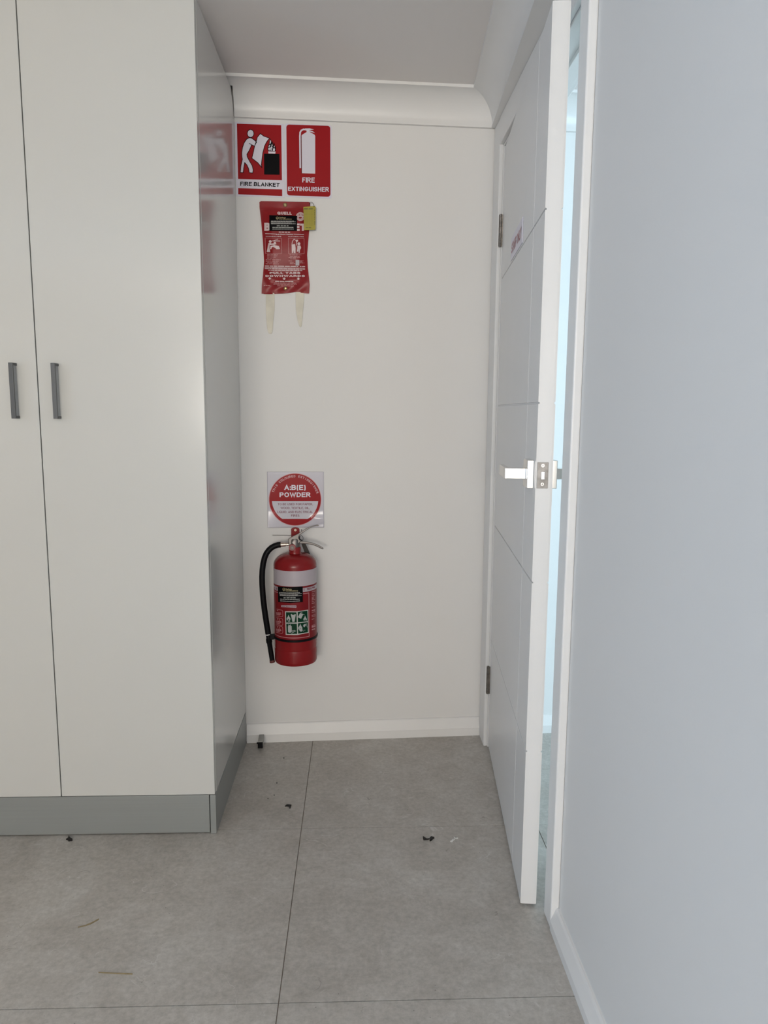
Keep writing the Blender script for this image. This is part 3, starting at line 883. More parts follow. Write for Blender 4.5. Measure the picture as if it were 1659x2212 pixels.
p.build('arc_lettering', mat('sign_pink_letters', (0.68, 0.46, 0.50), 0.3, noise=(30, 0.02)), root)

# ================================================================== FIRE BLANKET POUCH
F2 = frame(530, 420, 6.911)
root = wall_root('fire_blanket', 0.160, 0.0, 1.590)
tag(root, 'red vinyl fire blanket pouch with white pull tabs hung below the fire signs', 'fire blanket')
LE = [(100, 210), (200, 212), (400, 236), (700, 262), (1000, 279), (1200, 263), (1350, 246), (1478, 242)]
RE = [(108, 966), (190, 968), (400, 962), (540, 953), (720, 937), (900, 922), (1100, 934), (1300, 956), (1350, 960), (1478, 952)]
def interp(tab, y):
    if y <= tab[0][0]: return tab[0][1]
    for (a, b), (c, d) in zip(tab[:-1], tab[1:]):
        if y <= c:
            t = (y - a) / (c - a); return b + (d - b) * t
    return tab[-1][1]
def smooth(x): x = max(0, min(1, x)); return x * x * (3 - 2 * x)
def bulge(x, y):                            # crop pixels -> height off the wall
    l, r = interp(LE, y), interp(RE, y)
    u = (x - l) / (r - l); v = (y - 100) / (1478 - 100)
    e = smooth(min(u, 1 - u) / 0.22)
    m = smooth((v - 0.07) / 0.16) * smooth((0.93 - v) / 0.20)
    h = 0.0045 + 0.017 * e * m
    h += 0.0018 * math.sin(u * 9 + 3 * v) * math.exp(-((v - 0.12) / 0.05) ** 2)
    h += 0.0030 * smooth((v - 0.84) / 0.06) * math.sin(u * 13 + math.sin(v * 40) * 1.2) * e
    h += 0.0022 * math.exp(-((v - 0.905 + 0.10 * abs(u - 0.5)) / 0.020) ** 2) * e
    h += 0.0012 * math.sin(v * 14 + u * 2) * e * m
    return h
def pouch_surf(dn):
    def f(u_, v_):
        x, y = (u_ - 530) * 6.911, (v_ - 420) * 6.911
        n = bulge(x, y)
        s, _, z = bw(u_, v_, n)
        return LW(root, (s, n + dn, z))
    return f
NU, NV = 36, 60
fr_, bk_ = [], []
for j in range(NV + 1):
    t = j / NV
    for i in range(NU + 1):
        u = i / NU
        yt = 100 + 10 * u + (12 * (1 - min(u, 1 - u) / 0.03) ** 2 if min(u, 1 - u) < 0.03 else 0)
        ybm = 1478 + 10 * math.sin(u * 6.0 + 0.5) * (1 if 0.05 < u < 0.95 else 0.3) - 12 * math.exp(-((u - 0.72) / 0.10) ** 2)
        y = yt + (ybm - yt) * t
        x = interp(LE, y) + (interp(RE, y) - interp(LE, y)) * u
        px_, py_ = F2(x, y)
        n = bulge(x, y)
        s, _, z = bw(px_, py_, n)
        fr_.append(LW(root, (s, n, z))); bk_.append(LW(root, (s, 0.0012, z)))
N = len(fr_)
fs = []
W_ = NU + 1
for j in range(NV):
    for i in range(NU):
        a = j * W_ + i
        fs += [(a, a + W_, a + W_ + 1, a + 1), (N + a, N + a + 1, N + a + W_ + 1, N + a + W_)]
for i in range(NU):
    fs += [(i, i + 1, N + i + 1, N + i)]
    a = NV * W_ + i; fs += [(a, N + a, N + a + 1, a + 1)]
for j in range(NV):
    a = j * W_; fs += [(a, N + a, N + a + W_, a + W_)]
    a = j * W_ + NU; fs += [(a, a + W_, N + a + W_, N + a)]
pouch = MB().add(fr_ + bk_, fs).build('pouch', VINYL, root, smooth=True)
def pp(dn=0.0014): return Print(F2, pouch_surf(dn))
# welded seams of the vinyl
p = pp(0.0004); p.stroke([(232, 228 + 0), (600, 235), (960, 240)], 6, sub=8); p.build('seam', mat('red_vinyl_seam', (0.26, 0.016, 0.020), 0.4, noise=(20, 0.05)), root)
# eyelets
for (ex, ey) in ((595, 157), (600, 1405)):
    n = bulge(ex, ey); s, _, z = bw(*F2(ex, ey), n)
    c = LW(root, (s, n, z))
    mb = MB(); R0, r0 = 0.0048, 0.0019
    Ls = []
    for a in range(28):
        A = 2 * math.pi * a / 28
        Ls.append([(c[0] + (R0 + r0 * math.cos(b * math.pi / 4)) * math.cos(A), c[1] - 0.0002 - r0 * math.sin(b * math.pi / 4), c[2] + (R0 + r0 * math.cos(b * math.pi / 4)) * math.sin(A)) for b in range(8)])
    mb.loops(Ls + [Ls[0]], caps=False)
    ey_ = mb.build('eyelet', BRASS, root, smooth=True)
    mb = MB().tube([(c[0], c[1] + 0.001, c[2]), (c[0], c[1] - 0.0006, c[2])], 0.0042, 16); mb.build('screw_head', BRASS, ey_, smooth=True)
# pull tabs
for prof_ in ([(1470, 305, 432), (1560, 305, 436), (1700, 308, 436), (1850, 312, 420), (2000, 325, 408), (2060, 342, 402), (2078, 352, 392)],
              [(1455, 752, 872), (1540, 752, 876), (1650, 754, 868), (1760, 762, 858), (1880, 780, 850), (1950, 800, 842), (1980, 815, 832)]):
    A, B = [], []
    L = []
    for k, (y, x0, x1) in enumerate(prof_):
        nn = 0.0030 + 0.0025 * math.sin(k * 0.52) 
        q = []
        for x, dn in ((x0, 0.0), (x1, 0.0), (x1, 0.0016), (x0, 0.0016)):
            s, _, z = bw(*F2(x, y), nn)
            q.append(LW(root, (s, nn - 0.0022 + dn, z)))
        L.append(q)
    MB().loops(L).build('pull_tab', TAPE, root, bevel=0.0004)
# heading, picture frames and instructions
p = pp(); p.trect('QUELL', 478, 258, 692, 306, 0.02, 0.27).build('lettering', PRINT, root)
p = pp(); p.trect('B', 283, 424, 372, 545, 0.0, 0.27); p.build('lettering', PRINT, root)
p = pp(); p.trect('E', 742, 436, 812, 546, 0, 0.25); p.build('lettering', PRINT, root)
p = pp(); p.trect('T', 818, 438, 900, 546, 0.0, 0.27); p.build('lettering', PRINT, root)
p = pp(); p.ring(822, 332, 50, 66, 32); p.ellipse(822, 332, 47, 47, 24)
p.build('round_emblem', mat('pouch_pale_print', (0.62, 0.47, 0.47), 0.5, noise=(40, 0.04)), root)
p = pp(0.0020); p.ellipse(820, 350, 26, 13, 16); p.stroke([(798, 318), (806, 306), (816, 304)], 7); p.stroke([(838, 304), (850, 308), (858, 318)], 7); p.build('emblem_detail', VINYL, root)
p = pp(); p.dashes(500, 564, 668, 13, 0.01, (20, 60), 10, 3); p.build('small_print', PRINT, root)
p = pp(); p.trect('INSTRUCTIONS', 458, 586, 708, 610, 0.0, 0.22); p.stroke([(300, 587), (452, 593)], 9, sub=4); p.stroke([(722, 594), (872, 600)], 9, sub=4); p.build('lettering', PRINT, root)
p = pp(); p.trect('COOKING FIRE', 303, 618, 536, 636, 0.012, 0.22); p.build('lettering', PRINT, root)
p = pp(); p.trect('CLOTHING FIRE', 640, 622, 872, 638, 0.01, 0.22); p.build('lettering', PRINT, root)
p = pp()
p.stroke([(296, 652), (540, 656), (542, 884), (300, 882)], 5, True, 6); p.stroke([(642, 656), (875, 658), (878, 886), (645, 888)], 5, True, 6)
p.build('picture_frame', PRINT_D, root)
p = pp()
# person at a cooker
p.ellipse(372, 704, 22, 20, 14); p.poly([(345, 728), (378, 722), (390, 735), (365, 760), (362, 800), (372, 862), (318, 862), (330, 810), (336, 770)])
p.poly([(378, 735), (440, 730), (470, 742), (440, 752), (372, 756)]); p.poly([(376, 770), (430, 756), (500, 772), (518, 812), (500, 820), (372, 818)])
p.poly([(402, 690), (520, 692), (520, 702), (405, 700)]); p.stroke([(430, 688), (488, 668)], 6); p.ellipse(440, 724, 18, 16, 12)
p.build('cooking_picture', PRINT, root)
p = pp()
p.stroke([(696, 740), (704, 700), (728, 668), (756, 690), (768, 730), (762, 760)], 9); p.poly([(690, 748), (742, 742), (750, 800), (748, 878), (724, 878), (720, 830), (712, 878), (694, 876)])
p.ellipse(772, 692, 16, 16, 12); p.ellipse(800, 738, 22, 22, 14); p.poly([(778, 764), (822, 764), (834, 800), (816, 830), (812, 872), (796, 876), (792, 832), (786, 856), (770, 856), (776, 812)])
p.build('clothing_picture', PRINT, root)
p = pp()
sd_ = 10
for y, x0, x1 in ((898, 326, 486), (918, 324, 482), (938, 324, 456), (956, 322, 420), (976, 305, 526), (998, 305, 498), (1018, 326, 484), (1037, 304, 498),
                  (902, 660, 836), (924, 664, 812), (944, 646, 818), (964, 668, 756), (994, 646, 698), (1014, 664, 730), (1036, 664, 742)):
    p.dashes(x0, y, x1, 8.5, 0.012, (22, 60), 7, sd_); sd_ += 1
for y, x0, x1 in ((1340, 420, 766), (1322, 430, 764), (1365, 476, 724), (1362, 275, 372), (992, 812, 866), (1008, 812, 860), (1024, 812, 880)):
    p.dashes(x0, y, x1, 8.5, 0.012, (20, 56), 7, sd_); sd_ += 1
p.build('small_print', PRINT_D, root)
p = pp(); p.rect(750, 978, 806, 1062, 2, 2); p.build('blanket_picture', mat('pouch_grey_print', (0.50, 0.44, 0.47), 0.5, noise=(40, 0.05)), root)
p = pp()
p.dashes(292, 1070, 892, 15, 0.012, (40, 100), 9, 41); p.stroke([(292, 1090), (890, 1100)], 6, sub=12)
p.dashes(290, 1108, 898, 12, 0.015, (30, 80), 6, 42); p.dashes(340, 1132, 850, 11, 0.012, (30, 70), 6, 43); p.dashes(446, 1298, 716, 16, 0.012, (40, 90), 9, 44)
p.build('small_print', PRINT, root)
p = pp(); p.trect('PULL TABS', 362, 1152, 822, 1190, 0.0, 0.25); p.build('lettering', PRINT, root)
p = pp(); p.trect('DOWNWARDS', 300, 1198, 890, 1238, 0.0, 0.25); p.build('lettering', PRINT, root)
for ax, ay in ((364, 1238), (580, 1243), (791, 1244)):
    p = pp(); p.poly([(ax - 12, ay), (ax + 12, ay), (ax + 12, ay + 14), (ax + 25, ay + 14), (ax, ay + 38), (ax - 25, ay + 14), (ax - 12, ay + 14)]); p.build('arrow', PRINT, root)
# black service sticker
st = pp(0.0022); st.quad([(358, 312), (772, 322), (772, 548), (360, 545)], 16, 10); stk = st.build('service_sticker', BLACK, root, 'black service sticker with small white and gold print')
p = pp(0.0028); p.stroke([(460, 345), (478, 338), (496, 345), (494, 366), (478, 378), (462, 366)], 5, True); p.stroke([(468, 357), (476, 364), (488, 352)], 4); p.trect('Safety', 507, 338, 606, 364, 0, 0.01, False); p.trect('Certifications', 505, 362, 692, 378, 0, 0.02, False); p.build('sticker_logo', STICK_G, stk)
p = pp(0.0028)
for k, (y, x0, x1) in enumerate(((400, 384, 724), (412, 384, 750), (428, 384, 690), (442, 384, 750), (495, 404, 718), (520, 404, 722))):
    p.dashes(x0, y, x1, 6.5 if k < 4 else 9, 0.0, (20, 60), 4, 60 + k)
p.dashes(470, 472, 656, 8, 0, (22, 50), 12, 70)
p.build('sticker_print', STICK_W, stk)

# yellow inspection tag on a cord
root = wall_root('inspection_tag', 0.268, 0.0, 1.815)
tag(root, 'yellow plastic inspection tag with punch grid hanging from the fire blanket pouch', 'tag')
nT = 0.024
q = [bw(*F2(x, y), nT) for x, y in ((866, 186), (1036, 172), (1050, 188), (1046, 520), (1040, 526), (876, 533))]
MB().loft([LW(root, (s, nT - 0.0014, z)) for s, n, z in q], [LW(root, (s, nT, z)) for s, n, z in q]).build('plate', YELLOW, root, bevel=0.0003)
p = Print(F2, flat_surf(root, nT + 0.0002))
p.dashes(876, 214, 1012, 20, 0, (40, 70), 8, 5)
p.dashes(900, 496, 990, 12, 0, (20, 40), 8, 6)
for k in range(7): p.rect(1030, 226 + k * 34, 1040, 226 + k * 34 + 22 + 6 * (k % 2))
p.build('lettering', YDARK, root)
p = Print(F2, flat_surf(root, nT + 0.0002))
for k in range(13): p.stroke([(882, 246 + k * 18), (1012, 246 + k * 18)], 3)
for k in range(6): p.stroke([(884 + k * 25, 240), (884 + k * 25, 470)], 3)
p.build('punch_grid', mat('yellow_tag_grid', (0.27, 0.22, 0.006), 0.5, noise=(30, 0.08)), root)
pth = []
for x, y, n in ((955, 150, 0.012), (965, 118, 0.016), (985, 112, 0.019), (1008, 130, 0.022), (1022, 158, 0.024), (1026, 186, 0.0255)):
    s, _, z = bw(*F2(x, y), n); pth.append(LW(root, (s, n, z)))
MB().tube(pth, 0.0007, 8).build('cord', RUBBER, root, smooth=True)

# ================================================================== FIRE EXTINGUISHER
SX, NXA, RT = 0.1853, 0.0950, 0.0733
root = wall_root('fire_extinguisher', SX, NXA, 0.340)
tag(root, 'red dry powder fire extinguisher with white band and black hose hung on the wall', 'fire extinguisher')
ZT = 0.340
def zl(z): return z - ZT
prof_t = [(0.0005, 0.350), (0.058, 0.348), (0.066, 0.342), (0.0712, 0.340), (0.0728, 0.344), (0.0733, 0.352), (0.0735, 0.386), (0.0728, 0.3895), (0.0724, 0.3915), (0.0728, 0.3935), (RT, 0.396), (RT, 0.680)]
for i in range(1, 13):
    a = math.pi / 2 * i / 12
    prof_t.append((0.0215 + (RT - 0.0215) * math.cos(a), 0.680 + 0.039 * math.sin(a)))
prof_t += [(0.0205, 0.724), (0.0005, 0.724)]
MB().lathe([(r, zl(z)) for r, z in prof_t], 64).build('tank', TANK, root, smooth=True)
MB().lathe([(0.0005, zl(0.720)), (0.0200, zl(0.720)), (0.0205, zl(0.736)), (0.0190, zl(0.741)), (0.0005, zl(0.741))], 32).build('neck', TANK, root, smooth=True)
AXW = w2(SX, NXA, 0)
def cyl(u, v, r):
    d = ray(u, v); ox, oy = CAM.x - AXW.x, CAM.y - AXW.y
    a = d.x ** 2 + d.y ** 2; b = 2 * (ox * d.x + oy * d.y); c = ox * ox + oy * oy - r * r
    D = b * b - 4 * a * c
    t = (-b - math.sqrt(max(D, 0))) / (2 * a)
    p = CAM + d * t
    s, n = p.dot(ES), p.dot(EN)
    return LW(root, (s, n, p.z))
def cyl_surf(dr): return lambda u, v: cyl(u, v, RT + dr)
def ring_patch(z0, z1, dr, a0=-100, a1=100, k=50):
    r = RT + dr
    vs = []; fs = []
    for i in range(k + 1):
        a = math.radians(a0 + (a1 - a0) * i / k)
        for z in (z0, z1): vs.append((r * math.sin(a), -r * math.cos(a), zl(z)))
    for i in range(k): fs.append((2 * i, 2 * i + 2, 2 * i + 3, 2 * i + 1))
    return MB().add(vs, fs)
ring_patch(0.430, 0.6700, 0.0002, -120, 120).build('label', LABELR, root, recalc=False)
ring_patch(0.6190, 0.6715, 0.0004, -180, 180, 90).build('white_band', LABELW, root, recalc=False)
ring_patch(0.5985, 0.6125, 0.0004, -115, 115).build('white_stripe', LABELW, root, recalc=False)
F4 = frame(540, 1180, 7.9); F5 = frame(590, 1240, 16.59); F6 = frame(590, 1300, 16.59)
def pc(fr, dr): return Print(fr, cyl_surf(dr))
for ch_, q_ in (('E', [(1092, 520), (1122, 512), (1128, 590), (1095, 600)]), ('HIGH', [(1212, 498), (1378, 470), (1380, 550), (1216, 578)]),
                ('R', [(100, 480), (150, 490), (150, 590), (104, 575)]), ('E', [(30, 460), (58, 470), (58, 560), (32, 548)])):
    p = pc(F5, 0.0006); p.text(ch_, q_, 0.2); p.build('lettering', DTEXT, root)
p = pc(F5, 0.0006); p.dashes(1405, 490, 1500, 50, -0.25, (22, 34), 8, 8); p.build('small_print', DTEXT, root)
# border line of the front panel (label red on red, pink line)
mb = ring_patch(0.5915, 0.5940, 0.0005, -85, 40, 30); 
mb2 = ring_patch(0.4405, 0.4425, 0.0005, -85, 41, 30); mb.add(mb2.v, mb2.f)
mb2 = ring_patch(0.4425, 0.5915, 0.0005, 38.8, 40.6, 2); mb.add(mb2.v, mb2.f)
mb.build('panel_border', LABELP, root, recalc=False)
p = pc(F6, 0.0006); p.quad([(290, 122), (832, 132), (830, 215), (288, 190)], 8, 1); ib = p.build('instruction_bar', LABELW, root)
p = pc(F6, 0.0008); p.text('INSTRUCTIONS', [(312, 136), (812, 146), (810, 200), (310, 180)], 0.2); p.build('lettering', DTEXT, ib)
# green pictogram block: pale ground, four green squares, white symbols
p = pc(F6, 0.0006); p.quad([(422, 340), (845, 345), (868, 1190), (450, 1185)], 8, 10); p.quad([(845, 345), (1255, 282), (1275, 1110), (868, 1190)], 8, 10)
pg = p.build('pictogram_block', mat('pictogram_pale', (0.50, 0.50, 0.47), 0.36, noise=(20, 0.03)), root)
for q in ([(460, 372), (838, 375), (848, 742), (468, 745)], [(880, 362), (1228, 318), (1240, 695), (885, 735)], [(470, 785), (850, 782), (862, 1150), (485, 1155)], [(888, 770), (1242, 728), (1248, 1090), (892, 1142)]):
    p = pc(F6, 0.0008); p.quad(q, 6, 6); p.build('green_square', GREEN, pg)
PW = mat('pictogram_white', (0.42, 0.43, 0.42), 0.4, noise=(20, 0.03))
def flame(p, cx, cy, w, h):
    p.poly([(cx, cy - h / 2), (cx + 0.22 * w, cy - 0.15 * h), (cx + 0.48 * w, cy + 0.12 * h), (cx + 0.45 * w, cy + 0.34 * h), (cx + 0.2 * w, cy + 0.5 * h), (cx + 0.12 * w, cy + 0.3 * h), (cx, cy + 0.16 * h), (cx - 0.14 * w, cy + 0.3 * h), (cx - 0.18 * w, cy + 0.5 * h), (cx - 0.44 * w, cy + 0.34 * h), (cx - 0.48 * w, cy + 0.1 * h), (cx - 0.2 * w, cy - 0.15 * h)])
p = pc(F6, 0.0019); flame(p, 552, 570, 145, 210); p.stroke([(530, 715), (600, 670)], 14); p.stroke([(535, 670), (605, 715)], 14)
p.poly([(628, 462), (650, 430), (690, 468), (760, 468), (775, 430), (812, 455), (800, 515), (768, 712), (690, 716), (650, 520)]); p.build('pictogram', PW, pg)
p = pc(F6, 0.0019); p.poly([(965, 398), (1085, 440), (1000, 612), (888, 550)]); p.stroke([(990, 395), (1010, 372), (1050, 395)], 12); p.stroke([(1085, 440), (1125, 470)], 14); flame(p, 1145, 590, 130, 200); p.build('pictogram', PW, pg)
p = pc(F6, 0.0019); p.poly([(528, 880), (560, 855), (640, 852), (664, 880), (670, 1070), (640, 1100), (570, 1105), (535, 1085)]); p.stroke([(560, 850), (545, 825)], 22); p.stroke([(590, 850), (625, 825)], 22)
p.stroke([(665, 1125), (740, 1080), (812, 1040)], 16); p.ellipse(705, 1045, 22, 22, 10); p.ellipse(755, 1030, 18, 18, 10); p.build('pictogram', PW, pg)
p = pc(F6, 0.0019); flame(p, 975, 900, 155, 230); p.ellipse(1000, 1015, 58, 55, 18); p.poly([(1095, 810), (1180, 785), (1170, 850), (1120, 915), (1070, 870)]); p.stroke([(1185, 785), (1200, 780), (1205, 860), (1222, 915)], 9); p.stroke([(1080, 1022), (1155, 1015)], 10); p.stroke([(1075, 1050), (1100, 1075)], 8); p.build('pictogram', PW, pg)
# three step boxes at the left, small print at the right
for k, yy in enumerate((255, 560, 845)):
    p = pc(F6, 0.0006)
    dy = (0, 12, 20)[k]
    p.stroke([(120, yy), (230, yy + 30), (320, yy + 45), (345, yy + 75), (348, yy + 250), (325, yy + 285), (230, yy + 272), (110, yy + 250)], 13, False, 2)
    p.dashes(105, yy + 130, 285, 26, 0.1, (40, 70), 8, 80 + k); p.dashes(110, yy + 170, 295, 24, 0.1, (40, 70), 8, 90 + k); p.dashes(120, yy + 208, 250, 24, 0.1, (40, 60), 8, 95 + k)
    if k: p.poly([(230, yy + 50), (250, yy + 110), (212, yy + 105)])
    p.rect(140, yy + 40, 180, yy + 72)
    p.build('step_box', LABELP, root)
p = pc(F5, 0.0006)
for k, (y, w) in enumerate(((640, 130), (722, 80), (785, 110), (840, 80), (890, 70), (935, 120), (1000, 70), (1060, 100))): p.dashes(1385, y, 1385 + w, 22, -0.28, (40, 80), 6, 100 + k)
p.build('small_print', LABELP, root)
p = pc(F6, 0.0006)
for k, (y, w, h) in enumerate(((60, 100, 18), (205, 120, 20), (320, 120, 40), (385, 120, 18), (490, 130, 18), (535, 130, 18), (630, 90, 18), (845, 130, 14), (900, 130, 60), (1000, 120, 40))): p.dashes(1385, y, 1385 + w, h, -0.28, (40, 80), 6, 120 + k)
p.build('small_print', LABELP, root)
# service sticker
p = pc(F5, 0.0009); p.quad([(165, 450), (610, 472), (622, 1035), (182, 1005)], 8, 6); p.quad([(610, 472), (1062, 450), (1068, 1005), (622, 1035)], 8, 6)
stk = p.build('service_sticker', BLACK, root, 'black service sticker with small white and gold print')
p = pc(F5, 0.0012); p.stroke([(345, 520), (385, 500), (428, 520), (424, 575), (388, 610), (350, 575)], 12, True); p.stroke([(365, 555), (385, 572), (415, 540)], 10)
p.trect('Safety', 455, 520, 672, 580, 0, 0.01, False); p.trect('Certifications', 450, 575, 888, 620, 0, 0.02, False); p.build('sticker_logo', STICK_G, stk)
p = pc(F5, 0.0012)
def sag(x): return -22 * ((x - 615) / 450) ** 2
for k, (y, x0, x1, h) in enumerate(((678, 215, 962, 15), (716, 215, 1020, 15), (756, 235, 885, 15), (790, 235, 1020, 15), (912, 250, 950, 20), (975, 250, 960, 20))):
    r_ = random.Random(200 + k); x = x0
    while x < x1 - 10:
        w = min(r_.uniform(50, 140), x1 - x)
        p.quad([(x, y - h / 2 + sag(x)), (x + w, y - h / 2 + sag(x + w)), (x + w, y + h / 2 + sag(x + w)), (x, y + h / 2 + sag(x))], 2, 1); x += w + 9
for x0, x1 in ((375, 450), (480, 590), (612, 700), (716, 805)): p.rect(x0, 838, x1, 868)
p.build('sticker_print', STICK_W, stk)
# rubber strap round the tank
Ls = []
for z, dr in ((0.4255, 0.0004), (0.4262, 0.0028), (0.4330, 0.0028), (0.4338, 0.0004)):
    Ls.append([((RT + dr) * math.cos(2 * math.pi * k / 64), (RT + dr) * math.sin(2 * math.pi * k / 64), zl(z)) for k in range(64)])
MB().loops(Ls, caps=False).build('strap', RUBBER, root, smooth=True)

# head: valve, levers, gauge, pin
FH = frame(575, 1120, 12.76)
def hp_(x, y, n): 
    s, _, z = bw(*FH(x, y), n)
    return LW(root, (s, n, z))
def extr(name, pts, n0, n1, m, bev=0.0012, parent=None):
    return MB().loft([hp_(x, y, n0) for x, y in pts], [hp_(x, y, n1) for x, y in pts]).build(name, m, parent or root, bevel=bev)
MB().lathe([(0.0005, zl(0.7385)), (0.0170, zl(0.7385)), (0.0175, zl(0.742)), (0.0175, zl(0.765)), (0.0150, zl(0.770)), (0.0005, zl(0.770))], 28).build('valve_stem', STEEL, root, smooth=True)
extr('valve_body', [(603, 560), (740, 485), (850, 432), (935, 440), (905, 500), (900, 545), (960, 625), (890, 700), (830, 745), (618, 745)], 0.084, 0.108, STEEL, 0.002)
extr('carry_handle', [(840, 440), (950, 372), (1060, 298), (1160, 245), (1250, 205), (1330, 182), (1405, 166), (1440, 172), (1455, 190), (1440, 212), (1400, 205), (1330, 214), (1250, 240), (1160, 290), (1080, 345), (990, 408), (905, 480)], 0.085, 0.107, STEEL, 0.003)
extr('squeeze_lever', [(880, 640), (960, 622), (1100, 632), (1250, 658), (1400, 712), (1500, 762), (1565, 800), (1585, 828), (1565, 852), (1500, 825), (1400, 775), (1300, 735), (1200, 712), (1000, 692), (880, 690)], 0.086, 0.106, STEEL, 0.003)
MB().tube([hp_(755, 660, 0.078), hp_(755, 660, 0.114)], 0.004, 14).build('pivot_pin', STEEL, root, smooth=True)
gc = Vector(hp_(718, 806, 0.118)); 
gl = MB().tube([gc + Vector((0, 0.022, 0)), gc + Vector((0, 0.001, 0)), gc + Vector((0, 0, 0))], [0.0118, 0.0118, 0.0108], 32).build('gauge', mat('gauge_red_rim', (0.30, 0.05, 0.05), 0.3, noise=(30, 0.05)), root, smooth=True)
MB().tube([gc + Vector((0, 0, 0)), gc + Vector((0, -0.0010, 0))], 0.0078, 28).build('gauge_glass', GFACE, gl, smooth=True)
MB().tube([gc + Vector((0, -0.0010, 0)), gc + Vector((0, -0.0013, 0))], 0.0035, 18).build('gauge_dial', mat('gauge_dial_grey', (0.22, 0.20, 0.17), 0.4, noise=(90, 0.2)), gl, smooth=True)
# pin with its ring and seal
MB().tube([hp_(972, 300, 0.100), hp_(985, 400, 0.100)], 0.0020, 10).build('safety_pin', STEEL, root, smooth=True)
ring = [hp_(968 + 50 * math.cos(a / 18 * 6.2832), 548 + 75 * math.sin(a / 18 * 6.2832), 0.112) for a in range(19)]
MB().tube(ring, 0.0007, 8).build('pull_ring', RUBBER, root, smooth=True)
MB().tube([hp_(905, 500, 0.1105), hp_(920, 560, 0.112), hp_(990, 612, 0.110)], 0.0014, 8).build('seal_tie', RUBBER, root, smooth=True)
# coupling, hose and nozzle
def hw(x, y, n):
    s, _, z = bw(x, y, n)
    return LW(root, (s, n, z))
hz = 1176.6
cps = [hw(624, hz - 0.6, 0.1), hw(619.2, hz - 0.6, 0.1), hw(619.0, hz - 0.5, 0.1), hw(617.3, hz - 0.4, 0.1), hw(617.2, hz - 0.4, 0.1), hw(606, hz + 0.3, 0.1)]
hose_pts = [(606.5, 1176.6, .1), (600, 1177.2, .1), (593.5, 1179.2, .101), (586.5, 1183, .102), (580.5, 1188.5, .103), (575.5, 1195.5, .104), (571.5, 1205, .105), (568.6, 1217, .106), (566.8, 1231, .107), (566.1, 1246, .108),
            (566.4, 1262, .108), (567.4, 1279, .108), (568.9, 1296, .108), (571, 1314, .107), (573.4, 1331, .106), (576, 1348, .105), (578.4, 1362, .104), (579.4, 1369, .104)]
ho = MB().tube([hw(*q) for q in hose_pts], 0.0099, 20).build('hose', RUBBER, root, smooth=True)
MB().tube(cps, [0.0046, 0.0046, 0.0030, 0.0030, 0.0062, 0.0064], 20).build('hose_coupling', COUPL, ho, smooth=True)
MB().tube([hw(579.0, 1368.6, .104), hw(579.6, 1371.8, .104)], 0.0085, 20).build('nozzle_ring', mat('bright_ring', (0.75, 0.75, 0.73), 0.3, noise=(30, 0.03)), ho, smooth=True)
nz = MB().tube([hw(579.5, 1371, .104), hw(580.6, 1379.5, .104), hw(580.7, 1380, .104), hw(581.6, 1387.5, .104), hw(582.0, 1389, .104), hw(584, 1402, .104), hw(588, 1426, .104)],
               [0.0085, 0.0088, 0.0104, 0.0104, 0.0086, 0.0086, 0.0086], 20).build('nozzle', RUBBER, root, smooth=True)
MB().tube([hw(587.8, 1425.5, .104), hw(588.6, 1430.5, .104)], [0.0090, 0.0096], 20).build('nozzle_tip', TIP, nz, smooth=True)
extr_pts = [(583, 1369.5), (594, 1368.8), (596, 1378), (590, 1382), (583, 1381)]
MB().loft([hw(x, y, 0.094) for x, y in extr_pts], [hw(x, y, 0.114) for x, y in extr_pts]).build('hose_clip', RUBBER, root, bevel=0.0012)
# dark strap behind the head
q = [(651, 1174.5), (660, 1174.5), (671, 1199), (660, 1199)]
MB().loft([hw(x, y, 0.050) for x, y in q], [hw(x, y, 0.054) for x, y in q]).build('hanging_strap', BROWN, root, bevel=0.0005)

# wall bracket
root = wall_root('wall_bracket', 0.187, 0.0, 0.760)
tag(root, 'small red metal wall bracket with rounded top holding the fire extinguisher', 'bracket')
zt = bw(638, 1139, 0.004)[2]; sl_, sr_ = bw(629, 1150, 0.004)[0], bw(647, 1150, 0.004)[0]; zb = 0.742
pts = [(sl_, zb), (sr_, zb), (sr_, zt - 0.008)] + [((sl_ + sr_) / 2 + (sr_ - sl_) / 2 * math.cos(math.radians(a)), zt - 0.008 + 0.008 * math.sin(math.radians(a))) for a in range(15, 180, 15)] + [(sl_, zt - 0.008)]
MB().loft([LW(root, (s, 0.0005, z)) for s, z in pts], [LW(root, (s, 0.0040, z)) for s, z in pts]).build('back_plate', TANK, root, bevel=0.0004)
mb = MB(); a_ = [(sl_ + 0.004, 0.0040, 0.750), (sr_ - 0.004, 0.0040, 0.750), (sr_ - 0.004, 0.0040, 0.754), (sl_ + 0.004, 0.0040, 0.754)]
mb.loft([LW(root, p_) for p_ in a_], [LW(root, (p_[0], 0.078, p_[2])) for p_ in a_]).build('arm', TANK, root, bevel=0.0005)
sc = bw(638, 1145, 0.004); c = LW(root, (sc[0], 0.004, sc[2]))
scr = MB().tube([(c[0], c[1] + 0.001, c[2]), (c[0], c[1] - 0.0014, c[2])], 0.0040, 18).build('screw', COUPL, root, smooth=True)
MB().tube([(c[0], c[1] - 0.0013, c[2]), (c[0], c[1] - 0.0017, c[2])], 0.0018, 10).build('screw_recess', DARKM, scr, smooth=True)
MB().tube([LW(root, bw(588.5, 1156, 0.006)), LW(root, bw(612, 1156.2, 0.006)), LW(root, bw(632, 1156.6, 0.006))], 0.0009, 8).build('wire', DARKM, root, smooth=True)

